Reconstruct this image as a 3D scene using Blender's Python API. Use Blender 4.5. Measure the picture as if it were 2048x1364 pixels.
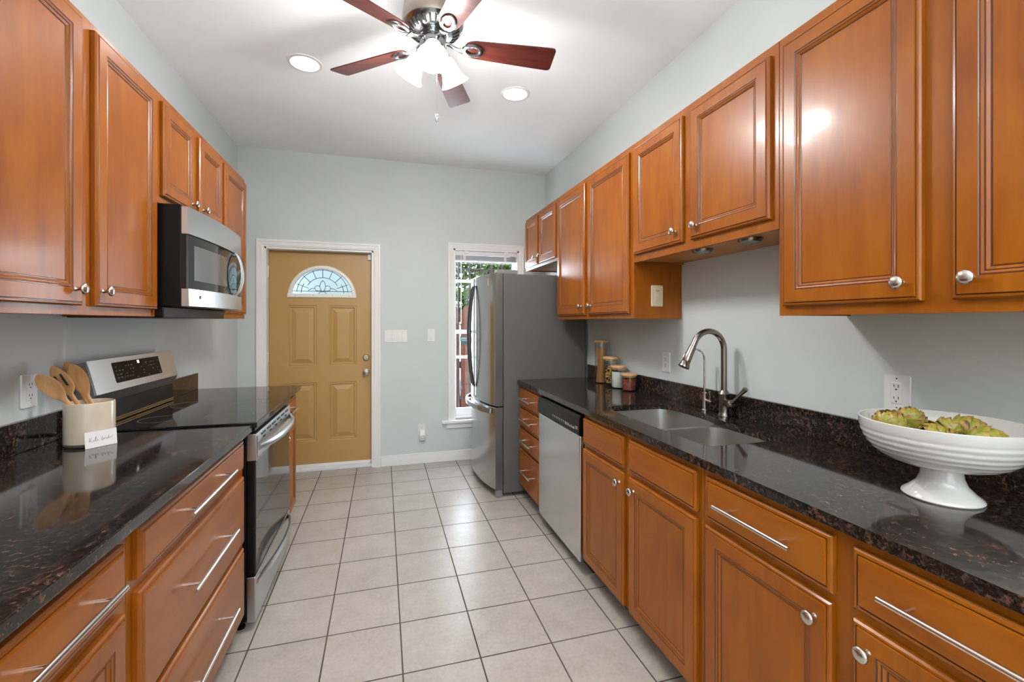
import bpy, bmesh, math, random
from mathutils import Vector, Matrix
random.seed(7)
PI = math.pi
for o in list(bpy.data.objects): bpy.data.objects.remove(o)
scene = bpy.context.scene
COL = scene.collection

# ------------------------------------------------------------------ camera, world, light, exposure
H = 1.366
cd = bpy.data.cameras.new('camera'); cam = bpy.data.objects.new('camera', cd); COL.objects.link(cam)
cam.location = (0, 0, H); cam.rotation_euler = (PI/2, 0, -math.radians(15.996))
cd.sensor_width = 36; cd.lens = 900/2048*36; cd.shift_y = -(682-644)/2048
cd.clip_start = 0.05; cd.clip_end = 200
scene.camera = cam
vs = scene.view_settings
vs.view_transform = 'Standard'; vs.look = 'None'; vs.gamma = 1; vs.use_curve_mapping = False
vs.exposure = 0.2
scene.cycles.max_bounces = 10; scene.cycles.diffuse_bounces = 6; scene.cycles.glossy_bounces = 6
scene.cycles.sample_clamp_indirect = 6
w = bpy.data.worlds.new('world'); scene.world = w; w.use_nodes = True
nt = w.node_tree; bg = nt.nodes['Background']
sky = nt.nodes.new('ShaderNodeTexSky'); sky.sky_type = 'NISHITA'
sky.sun_disc = False; sky.sun_elevation = math.radians(48); sky.sun_rotation = math.radians(200)
nt.links.new(sky.outputs[0], bg.inputs[0]); bg.inputs[1].default_value = 0.42
def light(name, kind, loc, energy, color=(1,1,1), rot=(0,0,0), size=.1, size_y=None, spot=None, blend=.5):
    l = bpy.data.lights.new(name, kind); o = bpy.data.objects.new(name, l); COL.objects.link(o)
    o.location = loc; o.rotation_euler = rot; l.energy = energy; l.color = color
    if kind == 'AREA':
        l.size = size
        if size_y: l.shape = 'RECTANGLE'; l.size_y = size_y
    elif kind == 'SUN': l.angle = size
    else: l.shadow_soft_size = size
    if spot: l.spot_size = spot; l.spot_blend = blend
    return o
light('sun', 'SUN', (0, 8, 6), 4.0, (1, .95, .86), (math.radians(30), 0, math.radians(25)), .02)
# fill lamp added behind the camera to brighten the ceiling, and kitchen window daylight
light('ceiling_fill_rear', 'AREA', (.2, -3.0, 1.55), 230, (.97, .985, 1.0), (PI/2+math.radians(53), 0, 0), 2.2, 1.7).data.spread = math.radians(82)
light('daylight_window', 'AREA', (1.0, 4.62, 1.25), 50, (.78, .89, 1.0), (-PI/2, 0, 0), .6, 1.6)

# ------------------------------------------------------------------ materials
def hexlin(r, g, b):
    f = lambda c: (c/255/12.92) if c/255 <= .04045 else ((c/255+.055)/1.055)**2.4
    return (f(r), f(g), f(b), 1)
class N:
    def __init__(s, name):
        s.m = bpy.data.materials.new(name); s.m.use_nodes = True; s.t = s.m.node_tree
        s.b = s.t.nodes['Principled BSDF']
    def n(s, typ, **kw):
        x = s.t.nodes.new(typ)
        for k, v in kw.items(): setattr(x, k, v)
        return x
    def l(s, a, b): s.t.links.new(a, b)
    def set(s, **kw):
        for k, v in kw.items():
            s.b.inputs[k.replace('_', ' ')].default_value = v
        return s
def mat(name, color, rough=.5, metal=0, **kw):
    a = N(name); a.set(Base_Color=color if len(color) == 4 else (*color, 1), Roughness=rough, Metallic=metal)
    for k, v in kw.items(): a.b.inputs[k.replace('_', ' ')].default_value = v
    return a.m
def objcoord(a, scale, rnd=True):
    tc = a.n('ShaderNodeTexCoord'); mp = a.n('ShaderNodeMapping'); mp.inputs['Scale'].default_value = scale
    src = tc.outputs['Object']
    if rnd:
        oi = a.n('ShaderNodeObjectInfo'); mu = a.n('ShaderNodeMath', operation='MULTIPLY'); mu.inputs[1].default_value = 17
        a.l(oi.outputs['Random'], mu.inputs[0])
        ad = a.n('ShaderNodeVectorMath', operation='ADD'); a.l(src, ad.inputs[0]); a.l(mu.outputs[0], ad.inputs[1]); src = ad.outputs[0]
    a.l(src, mp.inputs['Vector']); return mp.outputs[0]
def ramp(a, fac, stops):
    r = a.n('ShaderNodeValToRGB'); e = r.color_ramp.elements
    e[0].position, e[0].color = stops[0][0], (*stops[0][1][:3], 1)
    e[1].position, e[1].color = stops[-1][0], (*stops[-1][1][:3], 1)
    for p, c in stops[1:-1]:
        q = e.new(p); q.color = (*c[:3], 1)
    a.l(fac, r.inputs[0]); return r.outputs[0]
def noise(a, vec, scale, detail=4, rough=.55, dist=0):
    x = a.n('ShaderNodeTexNoise'); x.inputs['Scale'].default_value = scale; x.inputs['Detail'].default_value = detail
    x.inputs['Roughness'].default_value = rough; x.inputs['Distortion'].default_value = dist
    a.l(vec, x.inputs['Vector']); return x.outputs[0]
def mixc(a, fac, c1, c2, mode='MIX'):
    x = a.n('ShaderNodeMix', data_type='RGBA', blend_type=mode)
    if isinstance(fac, (int, float)): x.inputs[0].default_value = fac
    else: a.l(fac, x.inputs[0])
    for i, c in ((6, c1), (7, c2)):
        if isinstance(c, tuple): x.inputs[i].default_value = (*c[:3], 1)
        else: a.l(c, x.inputs[i])
    return x.outputs[2]
def bump(a, h, strength=.2, dist=.002):
    x = a.n('ShaderNodeBump'); x.inputs['Strength'].default_value = strength; x.inputs['Distance'].default_value = dist
    a.l(h, x.inputs['Height']); a.l(x.outputs[0], a.b.inputs['Normal'])

def wood(name, c_lo, c_mid, c_hi, horiz=False, rough=.32):
    a = N(name)
    v = objcoord(a, (1, 1, 1))
    mp = a.n('ShaderNodeMapping'); mp.inputs['Scale'].default_value = (22, 1.5, 22) if horiz else (22, 22, 1.4); a.l(v, mp.inputs[0])
    fine = noise(a, mp.outputs[0], 3.2, 6, .62, .25)
    broad = noise(a, v, 3.3, 3, .5, .4)
    mp2 = a.n('ShaderNodeMapping'); mp2.inputs['Scale'].default_value = (5, 1, 5) if horiz else (5, 5, 1); a.l(v, mp2.inputs[0])
    mid = noise(a, mp2.outputs[0], 2.2, 3, .5, 1.2)
    m1 = a.n('ShaderNodeMath', operation='MULTIPLY_ADD'); a.l(mid, m1.inputs[0]); m1.inputs[1].default_value = .45
    m0 = a.n('ShaderNodeMath', operation='MULTIPLY'); a.l(broad, m0.inputs[0]); m0.inputs[1].default_value = .35; a.l(m0.outputs[0], m1.inputs[2])
    m2 = a.n('ShaderNodeMath', operation='MULTIPLY_ADD'); a.l(fine, m2.inputs[0]); m2.inputs[1].default_value = .22; a.l(m1.outputs[0], m2.inputs[2])
    col = ramp(a, m2.outputs[0], [(.30, c_lo), (.51, c_mid), (.72, c_hi)])
    a.l(col, a.b.inputs['Base Color'])
    a.set(Roughness=rough, Coat_Weight=.12, Coat_Roughness=.12)
    a.b.inputs['Specular IOR Level'].default_value = .30
    bump(a, fine, .04, .001)
    return a.m
W_LO, W_MID, W_HI = (.180, .040, .0014), (.262, .070, .0025), (.330, .102, .0045)
M_wood = wood('maple_vertical', W_LO, W_MID, W_HI)
M_woodh = wood('maple_horizontal', W_LO, W_MID, W_HI, True)
M_glaze = mat('glaze_groove', (.085, .018, .004), .35, Coat_Weight=.3)
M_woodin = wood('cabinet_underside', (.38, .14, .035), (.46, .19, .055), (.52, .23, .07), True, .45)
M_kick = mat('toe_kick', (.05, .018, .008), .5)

def granite():
    a = N('granite'); v = objcoord(a, (1, 1, 1), False)
    n1 = noise(a, v, 70, 7, .72, .5); n2 = noise(a, v, 150, 4, .6, .3); n3 = noise(a, v, 9, 3, .5, .5)
    base = ramp(a, n2, [(.35, (.005, .0042, .004)), (.55, (.013, .010, .009)), (.74, (.042, .033, .028))])
    m = a.n('ShaderNodeMath', operation='MULTIPLY_ADD'); a.l(n3, m.inputs[0]); m.inputs[1].default_value = .26; a.l(n1, m.inputs[2])
    f = ramp(a, m.outputs[0], [(.665, (0, 0, 0)), (.82, (1, 1, 1))])
    c = mixc(a, f, base, (.155, .076, .048))
    n4 = noise(a, v, 80, 5, .7, .6)
    g = ramp(a, n4, [(.56, (0, 0, 0)), (.74, (.9, .9, .9))])
    c2 = mixc(a, g, c, (.085, .072, .062))
    a.l(c2, a.b.inputs['Base Color']); a.set(Roughness=.07)
    a.b.inputs['Specular IOR Level'].default_value = .5
    return a.m
M_granite = granite()

def paint(name, col, rough=.55, bs=.05, scale=220):
    a = N(name); v = objcoord(a, (1, 1, 1), False)
    n1 = noise(a, v, 2.2, 2); c = ramp(a, n1, [(.3, tuple(x*.975 for x in col)), (.7, tuple(min(1, x*1.02) for x in col))])
    a.l(c, a.b.inputs['Base Color']); a.set(Roughness=rough)
    bump(a, noise(a, v, scale, 3), bs, .001); return a.m
M_wall = paint('wall_paint', (.565, .602, .593), .5)
M_ceil = paint('ceiling_paint', (.88, .90, .905), .8)
M_trim = mat('white_trim', (.80, .79, .77), .32)
M_door = paint('ochre_door_paint', (.42, .245, .080), .38, .03, 90)
def tiles():
    a = N('floor_tile'); tc = a.n('ShaderNodeTexCoord')
    mp = a.n('ShaderNodeMapping'); mp.inputs['Location'].default_value = (-.0745+.3078*20, -1.795+.3078*20, 0); a.l(tc.outputs['Object'], mp.inputs[0])
    br = a.n('ShaderNodeTexBrick', offset=0, squash=1)
    br.inputs['Scale'].default_value = 1; br.inputs['Brick Width'].default_value = .3078; br.inputs['Row Height'].default_value = .3078
    br.inputs['Mortar Size'].default_value = .0032; br.inputs['Mortar Smooth'].default_value = .05; br.inputs['Bias'].default_value = 0
    br.inputs['Color1'].default_value = (.97, .97, .97, 1); br.inputs['Color2'].default_value = (1.03, 1.03, 1.03, 1); br.inputs['Mortar'].default_value = (1, 1, 1, 1)
    a.l(mp.outputs[0], br.inputs['Vector'])
    n1 = noise(a, tc.outputs['Object'], 7, 6, .62, .3); n2 = noise(a, tc.outputs['Object'], 60, 4, .6)
    c = ramp(a, n1, [(.3, (.325, .288, .245)), (.5, (.375, .337, .29)), (.7, (.415, .378, .33))])
    c = mixc(a, .18, c, ramp(a, n2, [(.3, (.30, .26, .21)), (.7, (.62, .57, .5))]))
    c = mixc(a, 1.0, c, br.outputs['Color'], 'MULTIPLY')
    gr = ramp(a, noise(a, tc.outputs['Object'], 1.7, 3), [(.35, (.035, .026, .018)), (.7, (.11, .088, .068))])
    c = mixc(a, br.outputs['Fac'], c, gr)
    a.l(c, a.b.inputs['Base Color'])
    r = a.n('ShaderNodeMapRange'); a.l(br.outputs['Fac'], r.inputs[0]); r.inputs[3].default_value = .33; r.inputs[4].default_value = .8
    a.l(r.outputs[0], a.b.inputs['Roughness'])
    inv = a.n('ShaderNodeMath', operation='SUBTRACT'); inv.inputs[0].default_value = 1; a.l(br.outputs['Fac'], inv.inputs[1])
    bump(a, inv.outputs[0], .5, .0015)
    return a.m
M_tile = tiles()

def steel(name, col=(.60, .60, .59), rough=.27, axis=1, amt=.09, metal=1.0):
    a = N(name); sc = [60, 60, 60]; sc[axis] = 1
    v = objcoord(a, tuple(sc)); n1 = noise(a, v, 1.0, 3, .6)
    r = a.n('ShaderNodeMapRange'); a.l(n1, r.inputs[0]); r.inputs[3].default_value = rough-amt/4; r.inputs[4].default_value = rough+amt/2
    a.l(r.outputs[0], a.b.inputs['Roughness']); a.set(Base_Color=(*col, 1), Metallic=metal)
    return a.m
M_steel = steel('brushed_steel', (.52, .52, .515), .3, amt=.0)
M_steelv = steel('brushed_steel_vertical', (.58, .58, .57), .25, 2)
M_steelf = steel('fridge_steel', (.46, .46, .455), .2, 1, .03)
M_steeld = steel('dishwasher_steel', (.66, .66, .66), .24, 2, .06)
M_sinkst = steel('sink_steel', (.56, .54, .51), .34, 1, .06)
M_nickel = mat('brushed_nickel', (.62, .57, .52), .24, 1)
M_bronze = mat('faucet_nickel', (.27, .23, .205), .24, 1)
M_chrome = mat('chrome', (.80, .80, .80), .08, 1)
M_satin = mat('satin_chrome', (.34, .35, .36), .2, 1)
M_darkst = mat('dark_steel_edge', (.16, .16, .155), .28, 1)
M_handle = mat('fridge_handle_steel', (.20, .20, .195), .3, 1)
M_display = mat('display_black', (.006, .006, .007), .15, Coat_Weight=0)
M_display.node_tree.nodes['Principled BSDF'].inputs['Specular IOR Level'].default_value = .08
M_bar = mat('bar_pull_steel', (.78, .74, .70), .2, 1)
M_greyside = paint('fridge_side_grey', (.085, .082, .076), .42, .06, 400)
M_black = mat('black_plastic', (.003, .003, .003), .35)
M_black.node_tree.nodes['Principled BSDF'].inputs['Specular IOR Level'].default_value = .2
M_blackgl = mat('black_glass', (.006, .006, .007), .04)
M_blackgl.node_tree.nodes['Principled BSDF'].inputs['Specular IOR Level'].default_value = .42
M_ovenglass = mat('oven_glass', (.012, .012, .013), .05)
M_ovenglass.node_tree.nodes['Principled BSDF'].inputs['Specular IOR Level'].default_value = 1.0
M_mwin = mat('microwave_window', (.20, .20, .20), .12, .75)
M_greypl = mat('grey_plastic', (.16, .16, .16), .4)
M_white = mat('white_plastic', (.74, .74, .72), .3)
M_beige = mat('almond_plastic', (.66, .55, .40), .35)
M_slot = mat('dark_slot', (.02, .02, .02), .6)
M_ceramic = mat('white_ceramic', (.66, .64, .61), .14, Coat_Weight=.4)
M_crock = mat('cream_glazed_crock', (.62, .52, .40), .22, Coat_Weight=.3)
M_card = mat('card_paper', (.82, .78, .76), .7)
M_ink = mat('dark_ink', (.05, .05, .05), .6)
def stretched(name, c1, c2, sc, rough=.5, s=3):
    a = N(name); v = objcoord(a, sc); n1 = noise(a, v, s, 4, .6, .3)
    a.l(ramp(a, n1, [(.3, c1), (.7, c2)]), a.b.inputs['Base Color']); a.set(Roughness=rough); return a.m
M_beech = stretched('beech_utensil', (.50, .235, .085), (.66, .37, .155), (14, 14, 2), .5)
M_lid = stretched('bamboo_lid', (.50, .27, .12), (.62, .38, .19), (3, 20, 3), .5)
M_blade = stretched('cherry_fan_blade', (.045, .009, .007), (.105, .021, .014), (2.5, 14, 14), .3)
M_fanhouse = mat('fan_brushed_nickel', (.36, .30, .25), .27, 1)
M_fence = stretched('stained_fence_wood', (.10, .032, .018), (.22, .075, .042), (10, 10, 1), .7)
M_iron = mat('black_wrought_iron', (.012, .012, .012), .45)
M_slat = mat('blind_grey', (.42, .42, .42), .45)
M_lead = mat('lead_came', (.05, .09, .14), .5, 0)
M_concrete = mat('outdoor_paving', (.42, .40, .37), .8)
def emis(name, col, strength):
    a = N(name); a.set(Base_Color=(.9, .9, .88, 1), Emission_Color=(*col, 1), Emission_Strength=strength, Roughness=.3); return a.m
M_shade = emis('lit_frosted_shade', (1, .99, .98), 20)
M_can = emis('lit_lamp_face', (1, .99, .98), 14)
M_led = emis('clock_digits', (.9, .95, 1), 3)
def glassmat(name, tint=(1, 1, 1), rough=0, refl=1.45):
    a = N(name); t = a.t; t.nodes.remove(a.b)
    out = [n for n in t.nodes if n.type == 'OUTPUT_MATERIAL'][0]
    tr = a.n('ShaderNodeBsdfTransparent'); tr.inputs[0].default_value = (*tint, 1)
    gl = a.n('ShaderNodeBsdfGlossy'); gl.inputs['Roughness'].default_value = rough
    lw = a.n('ShaderNodeLayerWeight'); lw.inputs[0].default_value = .5; pw = a.n('ShaderNodeMath', operation='POWER'); a.l(lw.outputs['Facing'], pw.inputs[0]); pw.inputs[1].default_value = 4.5
    fr = a.n('ShaderNodeMath', operation='MULTIPLY_ADD'); a.l(pw.outputs[0], fr.inputs[0]); fr.inputs[1].default_value = .7; fr.inputs[2].default_value = .04 if refl > 1.4 else .03
    mx = a.n('ShaderNodeMixShader'); a.l(fr.outputs[0], mx.inputs[0]); a.l(tr.outputs[0], mx.inputs[1]); a.l(gl.outputs[0], mx.inputs[2]); a.l(mx.outputs[0], out.inputs[0])
    return a.m
M_glass = glassmat('clear_glass')
M_jar = glassmat('jar_glass', (.93, .95, .94), .02, 1.3)
def frosted():
    a = N('textured_door_glass'); a.set(Base_Color=(.60, .68, .74, 1), Roughness=.3); a.b.inputs['Transmission Weight'].default_value = .95
    v = objcoord(a, (1, 1, 1), False); bump(a, noise(a, v, 60, 2), .3, .002); return a.m
M_frost = frosted()

# ------------------------------------------------------------------ mesh builder
class MB:
    def __init__(s): s.v = []; s.f = []; s.m = []
    def add(s, vs_, fs, mi=0):
        o = len(s.v); s.v += [tuple(p) for p in vs_]
        for f in fs: s.f.append([i+o for i in f]); s.m.append(mi)
        return s
    def box(s, x0, x1, y0, y1, z0, z1, mi=0):
        x0, x1 = min(x0, x1), max(x0, x1); y0, y1 = min(y0, y1), max(y0, y1); z0, z1 = min(z0, z1), max(z0, z1)
        v = [(x, y, z) for z in (z0, z1) for (x, y) in ((x0, y0), (x1, y0), (x1, y1), (x0, y1))]
        return s.add(v, [(3, 2, 1, 0), (4, 5, 6, 7), (0, 1, 5, 4), (1, 2, 6, 5), (2, 3, 7, 6), (3, 0, 4, 7)], mi)
    def loft(s, loops, mis=0, cap0=True, cap1=True, closed=True, capmi=None):
        o = len(s.v); n = len(loops[0])
        for L in loops: s.v += [tuple(p) for p in L]
        for k in range(len(loops)-1):
            mi = mis[k] if isinstance(mis, (list, tuple)) else mis
            for i in range(n if closed else n-1):
                j = (i+1) % n
                s.f.append([o+k*n+i, o+k*n+j, o+(k+1)*n+j, o+(k+1)*n+i]); s.m.append(mi)
        m0 = capmi if capmi is not None else (mis[0] if isinstance(mis, (list, tuple)) else mis)
        m1 = capmi if capmi is not None else (mis[-1] if isinstance(mis, (list, tuple)) else mis)
        if cap0: s.f.append([o+i for i in range(n)][::-1]); s.m.append(m0)
        if cap1: s.f.append([o+(len(loops)-1)*n+i for i in range(n)]); s.m.append(m1)
        return s
    def lathe(s, prof, c=(0, 0, 0), axis=(0, 0, 1), seg=32, mi=0, cap0=True, cap1=True, mis=None):
        q = Vector((0, 0, 1)).rotation_difference(Vector(axis).normalized()); c = Vector(c)
        loops = [[c + q @ Vector((max(r, 1e-5)*math.cos(2*PI*i/seg), max(r, 1e-5)*math.sin(2*PI*i/seg), z)) for i in range(seg)] for r, z in prof]
        return s.loft(loops, mis if mis is not None else mi, cap0, cap1)
    def tube(s, pts, r, seg=10, mi=0, cap=True, flat=None):
        pts = [Vector(p) for p in pts]; n = len(pts); loops = []
        up = None
        for i, p in enumerate(pts):
            t = (pts[min(i+1, n-1)]-pts[max(i-1, 0)]).normalized()
            if up is None:
                up = Vector((0, 0, 1)) if abs(t.z) < .9 else Vector((1, 0, 0))
            x = t.cross(up).normalized(); up = x.cross(t).normalized()
            rr = r[i] if isinstance(r, (list, tuple)) else r
            fl = flat if flat else 1
            loops.append([p + x*rr*math.cos(2*PI*k/seg) + up*rr*fl*math.sin(2*PI*k/seg) for k in range(seg)])
        return s.loft(loops, mi, cap, cap)
    def sphere(s, c, r, seg=16, rings=10, mi=0, sc=(1, 1, 1)):
        c = Vector(c); loops = []
        for j in range(rings+1):
            th = PI*j/rings; rr = max(math.sin(th), 1e-4)
            loops.append([c+Vector((sc[0]*r*rr*math.cos(2*PI*i/seg), sc[1]*r*rr*math.sin(2*PI*i/seg), -sc[2]*r*math.cos(th))) for i in range(seg)])
        return s.loft(loops, mi)
    def prism(s, outline, f0, f1, mi=0):   # outline 2-D points; f0/f1 map (a,b)->xyz
        return s.loft([[f0(*p) for p in outline], [f1(*p) for p in outline]], mi)
    def build(s, name, mats, parent=None, org=(0, 0, 0), smooth=False, bevel=0, bseg=2, recalc=True, angle=40):
        me = bpy.data.meshes.new(name); ox, oy, oz = org
        me.from_pydata([(x-ox, y-oy, z-oz) for x, y, z in s.v], [], s.f)
        if not isinstance(mats, (list, tuple)): mats = [mats]
        for m in mats: me.materials.append(m)
        me.polygons.foreach_set('material_index', s.m)
        if recalc:
            bm = bmesh.new(); bm.from_mesh(me); bmesh.ops.remove_doubles(bm, verts=bm.verts, dist=2e-6)
            bmesh.ops.recalc_face_normals(bm, faces=bm.faces); bm.to_mesh(me); bm.free()
        o = bpy.data.objects.new(name, me); COL.objects.link(o)
        if smooth:
            me.polygons.foreach_set('use_smooth', [True]*len(me.polygons))
            try: me.set_sharp_from_angle(angle=math.radians(angle))
            except Exception: pass
        if bevel:
            b = o.modifiers.new('bevel', 'BEVEL'); b.width = bevel; b.segments = bseg; b.limit_method = 'ANGLE'; b.angle_limit = math.radians(35)
            b.harden_normals = False
        if parent is not None: o.parent = parent
        else: o.location = org
        me.update(); return o
def thing(name, label, cat, loc=(0, 0, 0), group=None):
    o = bpy.data.objects.new(name, None); COL.objects.link(o); o.location = loc; o.empty_display_size = .05
    o['label'] = label; o['category'] = cat
    if group: o['group'] = group
    return o
def tag(o, label, cat, group=None, kind=None):
    o['label'] = label; o['category'] = cat
    if group: o['group'] = group
    if kind: o['kind'] = kind
    return o
def struct(o, label=None, cat=None):
    o['kind'] = 'structure'
    if label: o['label'] = label; o['category'] = cat
    return o
def text_mb(txt, size, depth, fmap, spacing=1.0, align='CENTER'):
    """flat lettering as a mesh; fmap maps (a, b, t) to a world point"""
    cu = bpy.data.curves.new('t', 'FONT'); cu.body = txt; cu.size = size; cu.align_x = align; cu.align_y = 'CENTER'; cu.space_character = spacing
    cu.resolution_u = 3; cu.extrude = depth
    o = bpy.data.objects.new('t', cu); COL.objects.link(o); bpy.context.view_layer.update()
    me = bpy.data.meshes.new_from_object(o.evaluated_get(bpy.context.evaluated_depsgraph_get()))
    m = MB(); m.add([fmap(*v.co) for v in me.vertices], [list(p.vertices) for p in me.polygons])
    bpy.data.objects.remove(o); bpy.data.curves.remove(cu); bpy.data.meshes.remove(me); return m
def rrect(w_, h_, r, n=5):
    pts = []
    for cx, cy, a0 in ((w_/2-r, h_/2-r, 0), (-w_/2+r, h_/2-r, 90), (-w_/2+r, -h_/2+r, 180), (w_/2-r, -h_/2+r, 270)):
        for i in range(n+1):
            a = math.radians(a0+90*i/n); pts.append((cx+r*math.cos(a), cy+r*math.sin(a)))
    return pts

# ------------------------------------------------------------------ room shell
XL, XR, YB, YN, HC = -1.22, 1.63, 4.43, -2.9, 2.90
struct(MB().box(XL-.15, XR+.15, YN-.15, YB+.02, -.1, 0).build('floor', M_tile))
struct(MB().box(XL-.15, XR+.15, YN-.15, YB+.2, HC, HC+.1).build('ceiling', M_ceil))
struct(MB().box(XL-.15, XL, YN, YB, 0, HC).build('wall_left', M_wall))
struct(MB().box(XR, XR+.15, YN, YB, 0, HC).build('wall_right', M_wall))
DX0, DX1, DZ = -1.01, -.086, 2.035      # door opening
WX0, WX1, WZ0, WZ1 = .668, 1.345, .40, 2.095
m = MB(); T = .2
m.box(XL-.15, DX0, YB, YB+T, 0, HC).box(DX0, DX1, YB, YB+T, DZ, HC).box(DX1, WX0, YB, YB+T, 0, HC)
m.box(WX0, WX1, YB, YB+T, 0, WZ0).box(WX0, WX1, YB, YB+T, WZ1, HC).box(WX1, XR+.15, YB, YB+T, 0, HC)
struct(m.build('wall_far', M_wall))
m = MB()   # wall behind the camera with a wide opening added to let light in
m.box(XL-.15, -.95, YN-.15, YN, 0, HC).box(1.35, XR+.15, YN-.15, YN, 0, HC).box(-.95, 1.35, YN-.15, YN, 0, .55).box(-.95, 1.35, YN-.15, YN, 2.5, HC)
struct(m.build('wall_near', M_wall))
# baseboard
def bb(name, x0, x1, y0, y1):
    return struct(MB().box(x0, x1, y0, y1, 0, .085).box(x0, x1, y0+.004, y1, .085, .1).build(name, M_trim, bevel=.003))
bb('baseboard_far', -.02, XR, YB-.014, YB)
# casings
def casing(name, x0, x1, z0, z1, wd, yb, bottom=None):
    m = MB()
    prof = [(0, 0), (0, .012), (.006, .018), (.018, .018), (.022, .014), (wd-.016, .012), (wd-.010, .009), (wd-.004, .009), (wd, .006), (wd, 0)]
    # loops along the U-shaped path, profile point (i: distance from outer edge, t: thickness)
    path = [(x0-wd, z0, 1, 0), (x0-wd, z1+wd, 1, -1), (x1+wd, z1+wd, -1, -1), (x1+wd, z0, -1, 0)]
    loops = [[(px+sx*i, yb-t, pz+sz*i) for i, t in prof] for px, pz, sx, sz in path]
    m.loft(loops); return m
struct(casing('t', DX0, DX1, 0, DZ, .065, YB).build('trim_1', M_trim))
m = casing('t', WX0, WX1, WZ0, WZ1, .056, YB)
m.box(WX0-.115, WX1+.115, YB-.045, YB+.03, .375, .40).box(WX0-.07, WX1+.07, YB-.016, YB, .322, .375)
struct(m.build('trim_2', M_trim, bevel=.003))
# door jamb + threshold
m = MB().box(DX0, DX0+.018, YB-.002, YB+T, 0, DZ).box(DX1-.018, DX1, YB-.002, YB+T, 0, DZ).box(DX0, DX1, YB-.002, YB+T, DZ-.018, DZ)
m.box(DX0, DX1, YB+.03, YB+T, 0, .022).box(DX0+.018, DX0+.03, YB+.15, YB+T, 0, DZ).box(DX1-.03, DX1-.018, YB+.15, YB+T, 0, DZ)
struct(m.build('trim_3', M_trim, bevel=.002))

# ------------------------------------------------------------------ entry door
YD = 4.52
dx0, dx1, dz0, dz1 = DX0+.021, DX1-.021, .05, DZ-.021
m = MB(); yb = YD+.044
FX, FZ, FR = -.5415, 1.600, .297      # fan light centre, base line, outer radius
def rectloop(x0, x1, z0, z1, y): return [(x0, y, z0), (x1, y, z0), (x1, y, z1), (x0, y, z1)]
panels = [(-.836, -.593, .956, 1.521), (-.484, -.241, .956, 1.521), (-.836, -.593, .260, .802), (-.484, -.241, .260, .802)]
# slab: pieces around the panel recesses and the half-round light
xs = [dx0, -.836, -.593, -.484, -.241, dx1]; zs = [dz0, .260, .802, .956, 1.521, FZ]
for i in range(5):
    for j in range(5):
        if i in (1, 3) and j in (1, 3): continue
        m.add(rectloop(xs[i], xs[i+1], zs[j], zs[j+1], YD), [(0, 1, 2, 3)])
NA = 24
arc = [(FX+.27*math.cos(PI*k/NA), FZ+.27*math.sin(PI*k/NA)) for k in range(NA+1)]
top = [(min(dx1, max(dx0, FX+3*math.cos(PI*k/NA))), min(dz1, FZ+3*math.sin(PI*k/NA)) if 0 < k < NA else FZ) for k in range(NA+1)]
for k in range(NA):
    a, b = arc[k], arc[k+1]
    def edge(k):
        if k == 0: return (dx1, FZ)
        if k == NA: return (dx0, FZ)
        c_, s_ = math.cos(PI*k/NA), math.sin(PI*k/NA)
        t = min((dz1-FZ)/s_, (dx1-FX)/c_ if c_ > 1e-6 else 9, (dx0-FX)/c_ if c_ < -1e-6 else 9)
        return (FX+t*c_, FZ+t*s_)
    p, q = edge(k), edge(k+1)
    poly = [a, p]
    for cx_ in (dx1, dx0):
        if min(p[0], q[0]) < cx_ < max(p[0], q[0])+1e-9 or (abs(p[0]-cx_) < 1e-6) != (abs(q[0]-cx_) < 1e-6):
            if (abs(p[0]-cx_) < 1e-6) != (abs(q[0]-cx_) < 1e-6) and not (abs(p[1]-dz1) < 1e-6 and abs(q[1]-dz1) < 1e-6): poly.append((cx_, dz1))
    poly += [q, b]
    m.add([(x, YD, z) for x, z in poly], [tuple(range(len(poly)))])
m.add([(dx0, YD, FZ), (FX-.27, YD, FZ), (FX+.27, YD, FZ), (dx1, YD, FZ)], [])
m.loft([[(x, YD, z) for x, z in arc+[(FX+.27, FZ)][:0]], [(x, yb, z) for x, z in arc]], 0, False, False, False)
m.add([(FX-.27, YD, FZ), (FX+.27, YD, FZ), (FX+.27, yb, FZ), (FX-.27, yb, FZ)], [(0, 1, 2, 3)])
for x0, x1, z0, z1 in panels:
    P_ = [(0, 0), (.006, .005), (.016, .004), (.022, .011), (.030, .012), (.036, .010), (.066, .002), (.068, .0)]
    m.loft([rectloop(x0+i, x1-i, z0+i, z1-i, YD+t) for i, t in P_], 0, False, True)
m.loft([rectloop(dx0, dx1, dz0, dz1, YD), rectloop(dx0, dx1, dz0, dz1, yb)], 0, False, False)
# back face, with the light's opening
m.add([(dx0, yb, dz0), (dx1, yb, dz0), (dx1, yb, FZ), (dx0, yb, FZ)], [(0, 1, 2, 3)])
for k in range(NA):
    a, b = arc[k], arc[k+1]; p, q = edge(k), edge(k+1)
    poly = [a, p] + ([(dx1 if p[0] > FX else dx0, dz1)] if (abs(p[1]-dz1) < 1e-6) != (abs(q[1]-dz1) < 1e-6) else []) + [q, b]
    m.add([(x, yb, z) for x, z in poly], [tuple(range(len(poly)))])
door = struct(m.build('door_1', M_door, recalc=False), 'ochre yellow entry door with a half-round leaded light', 'door')
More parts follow.
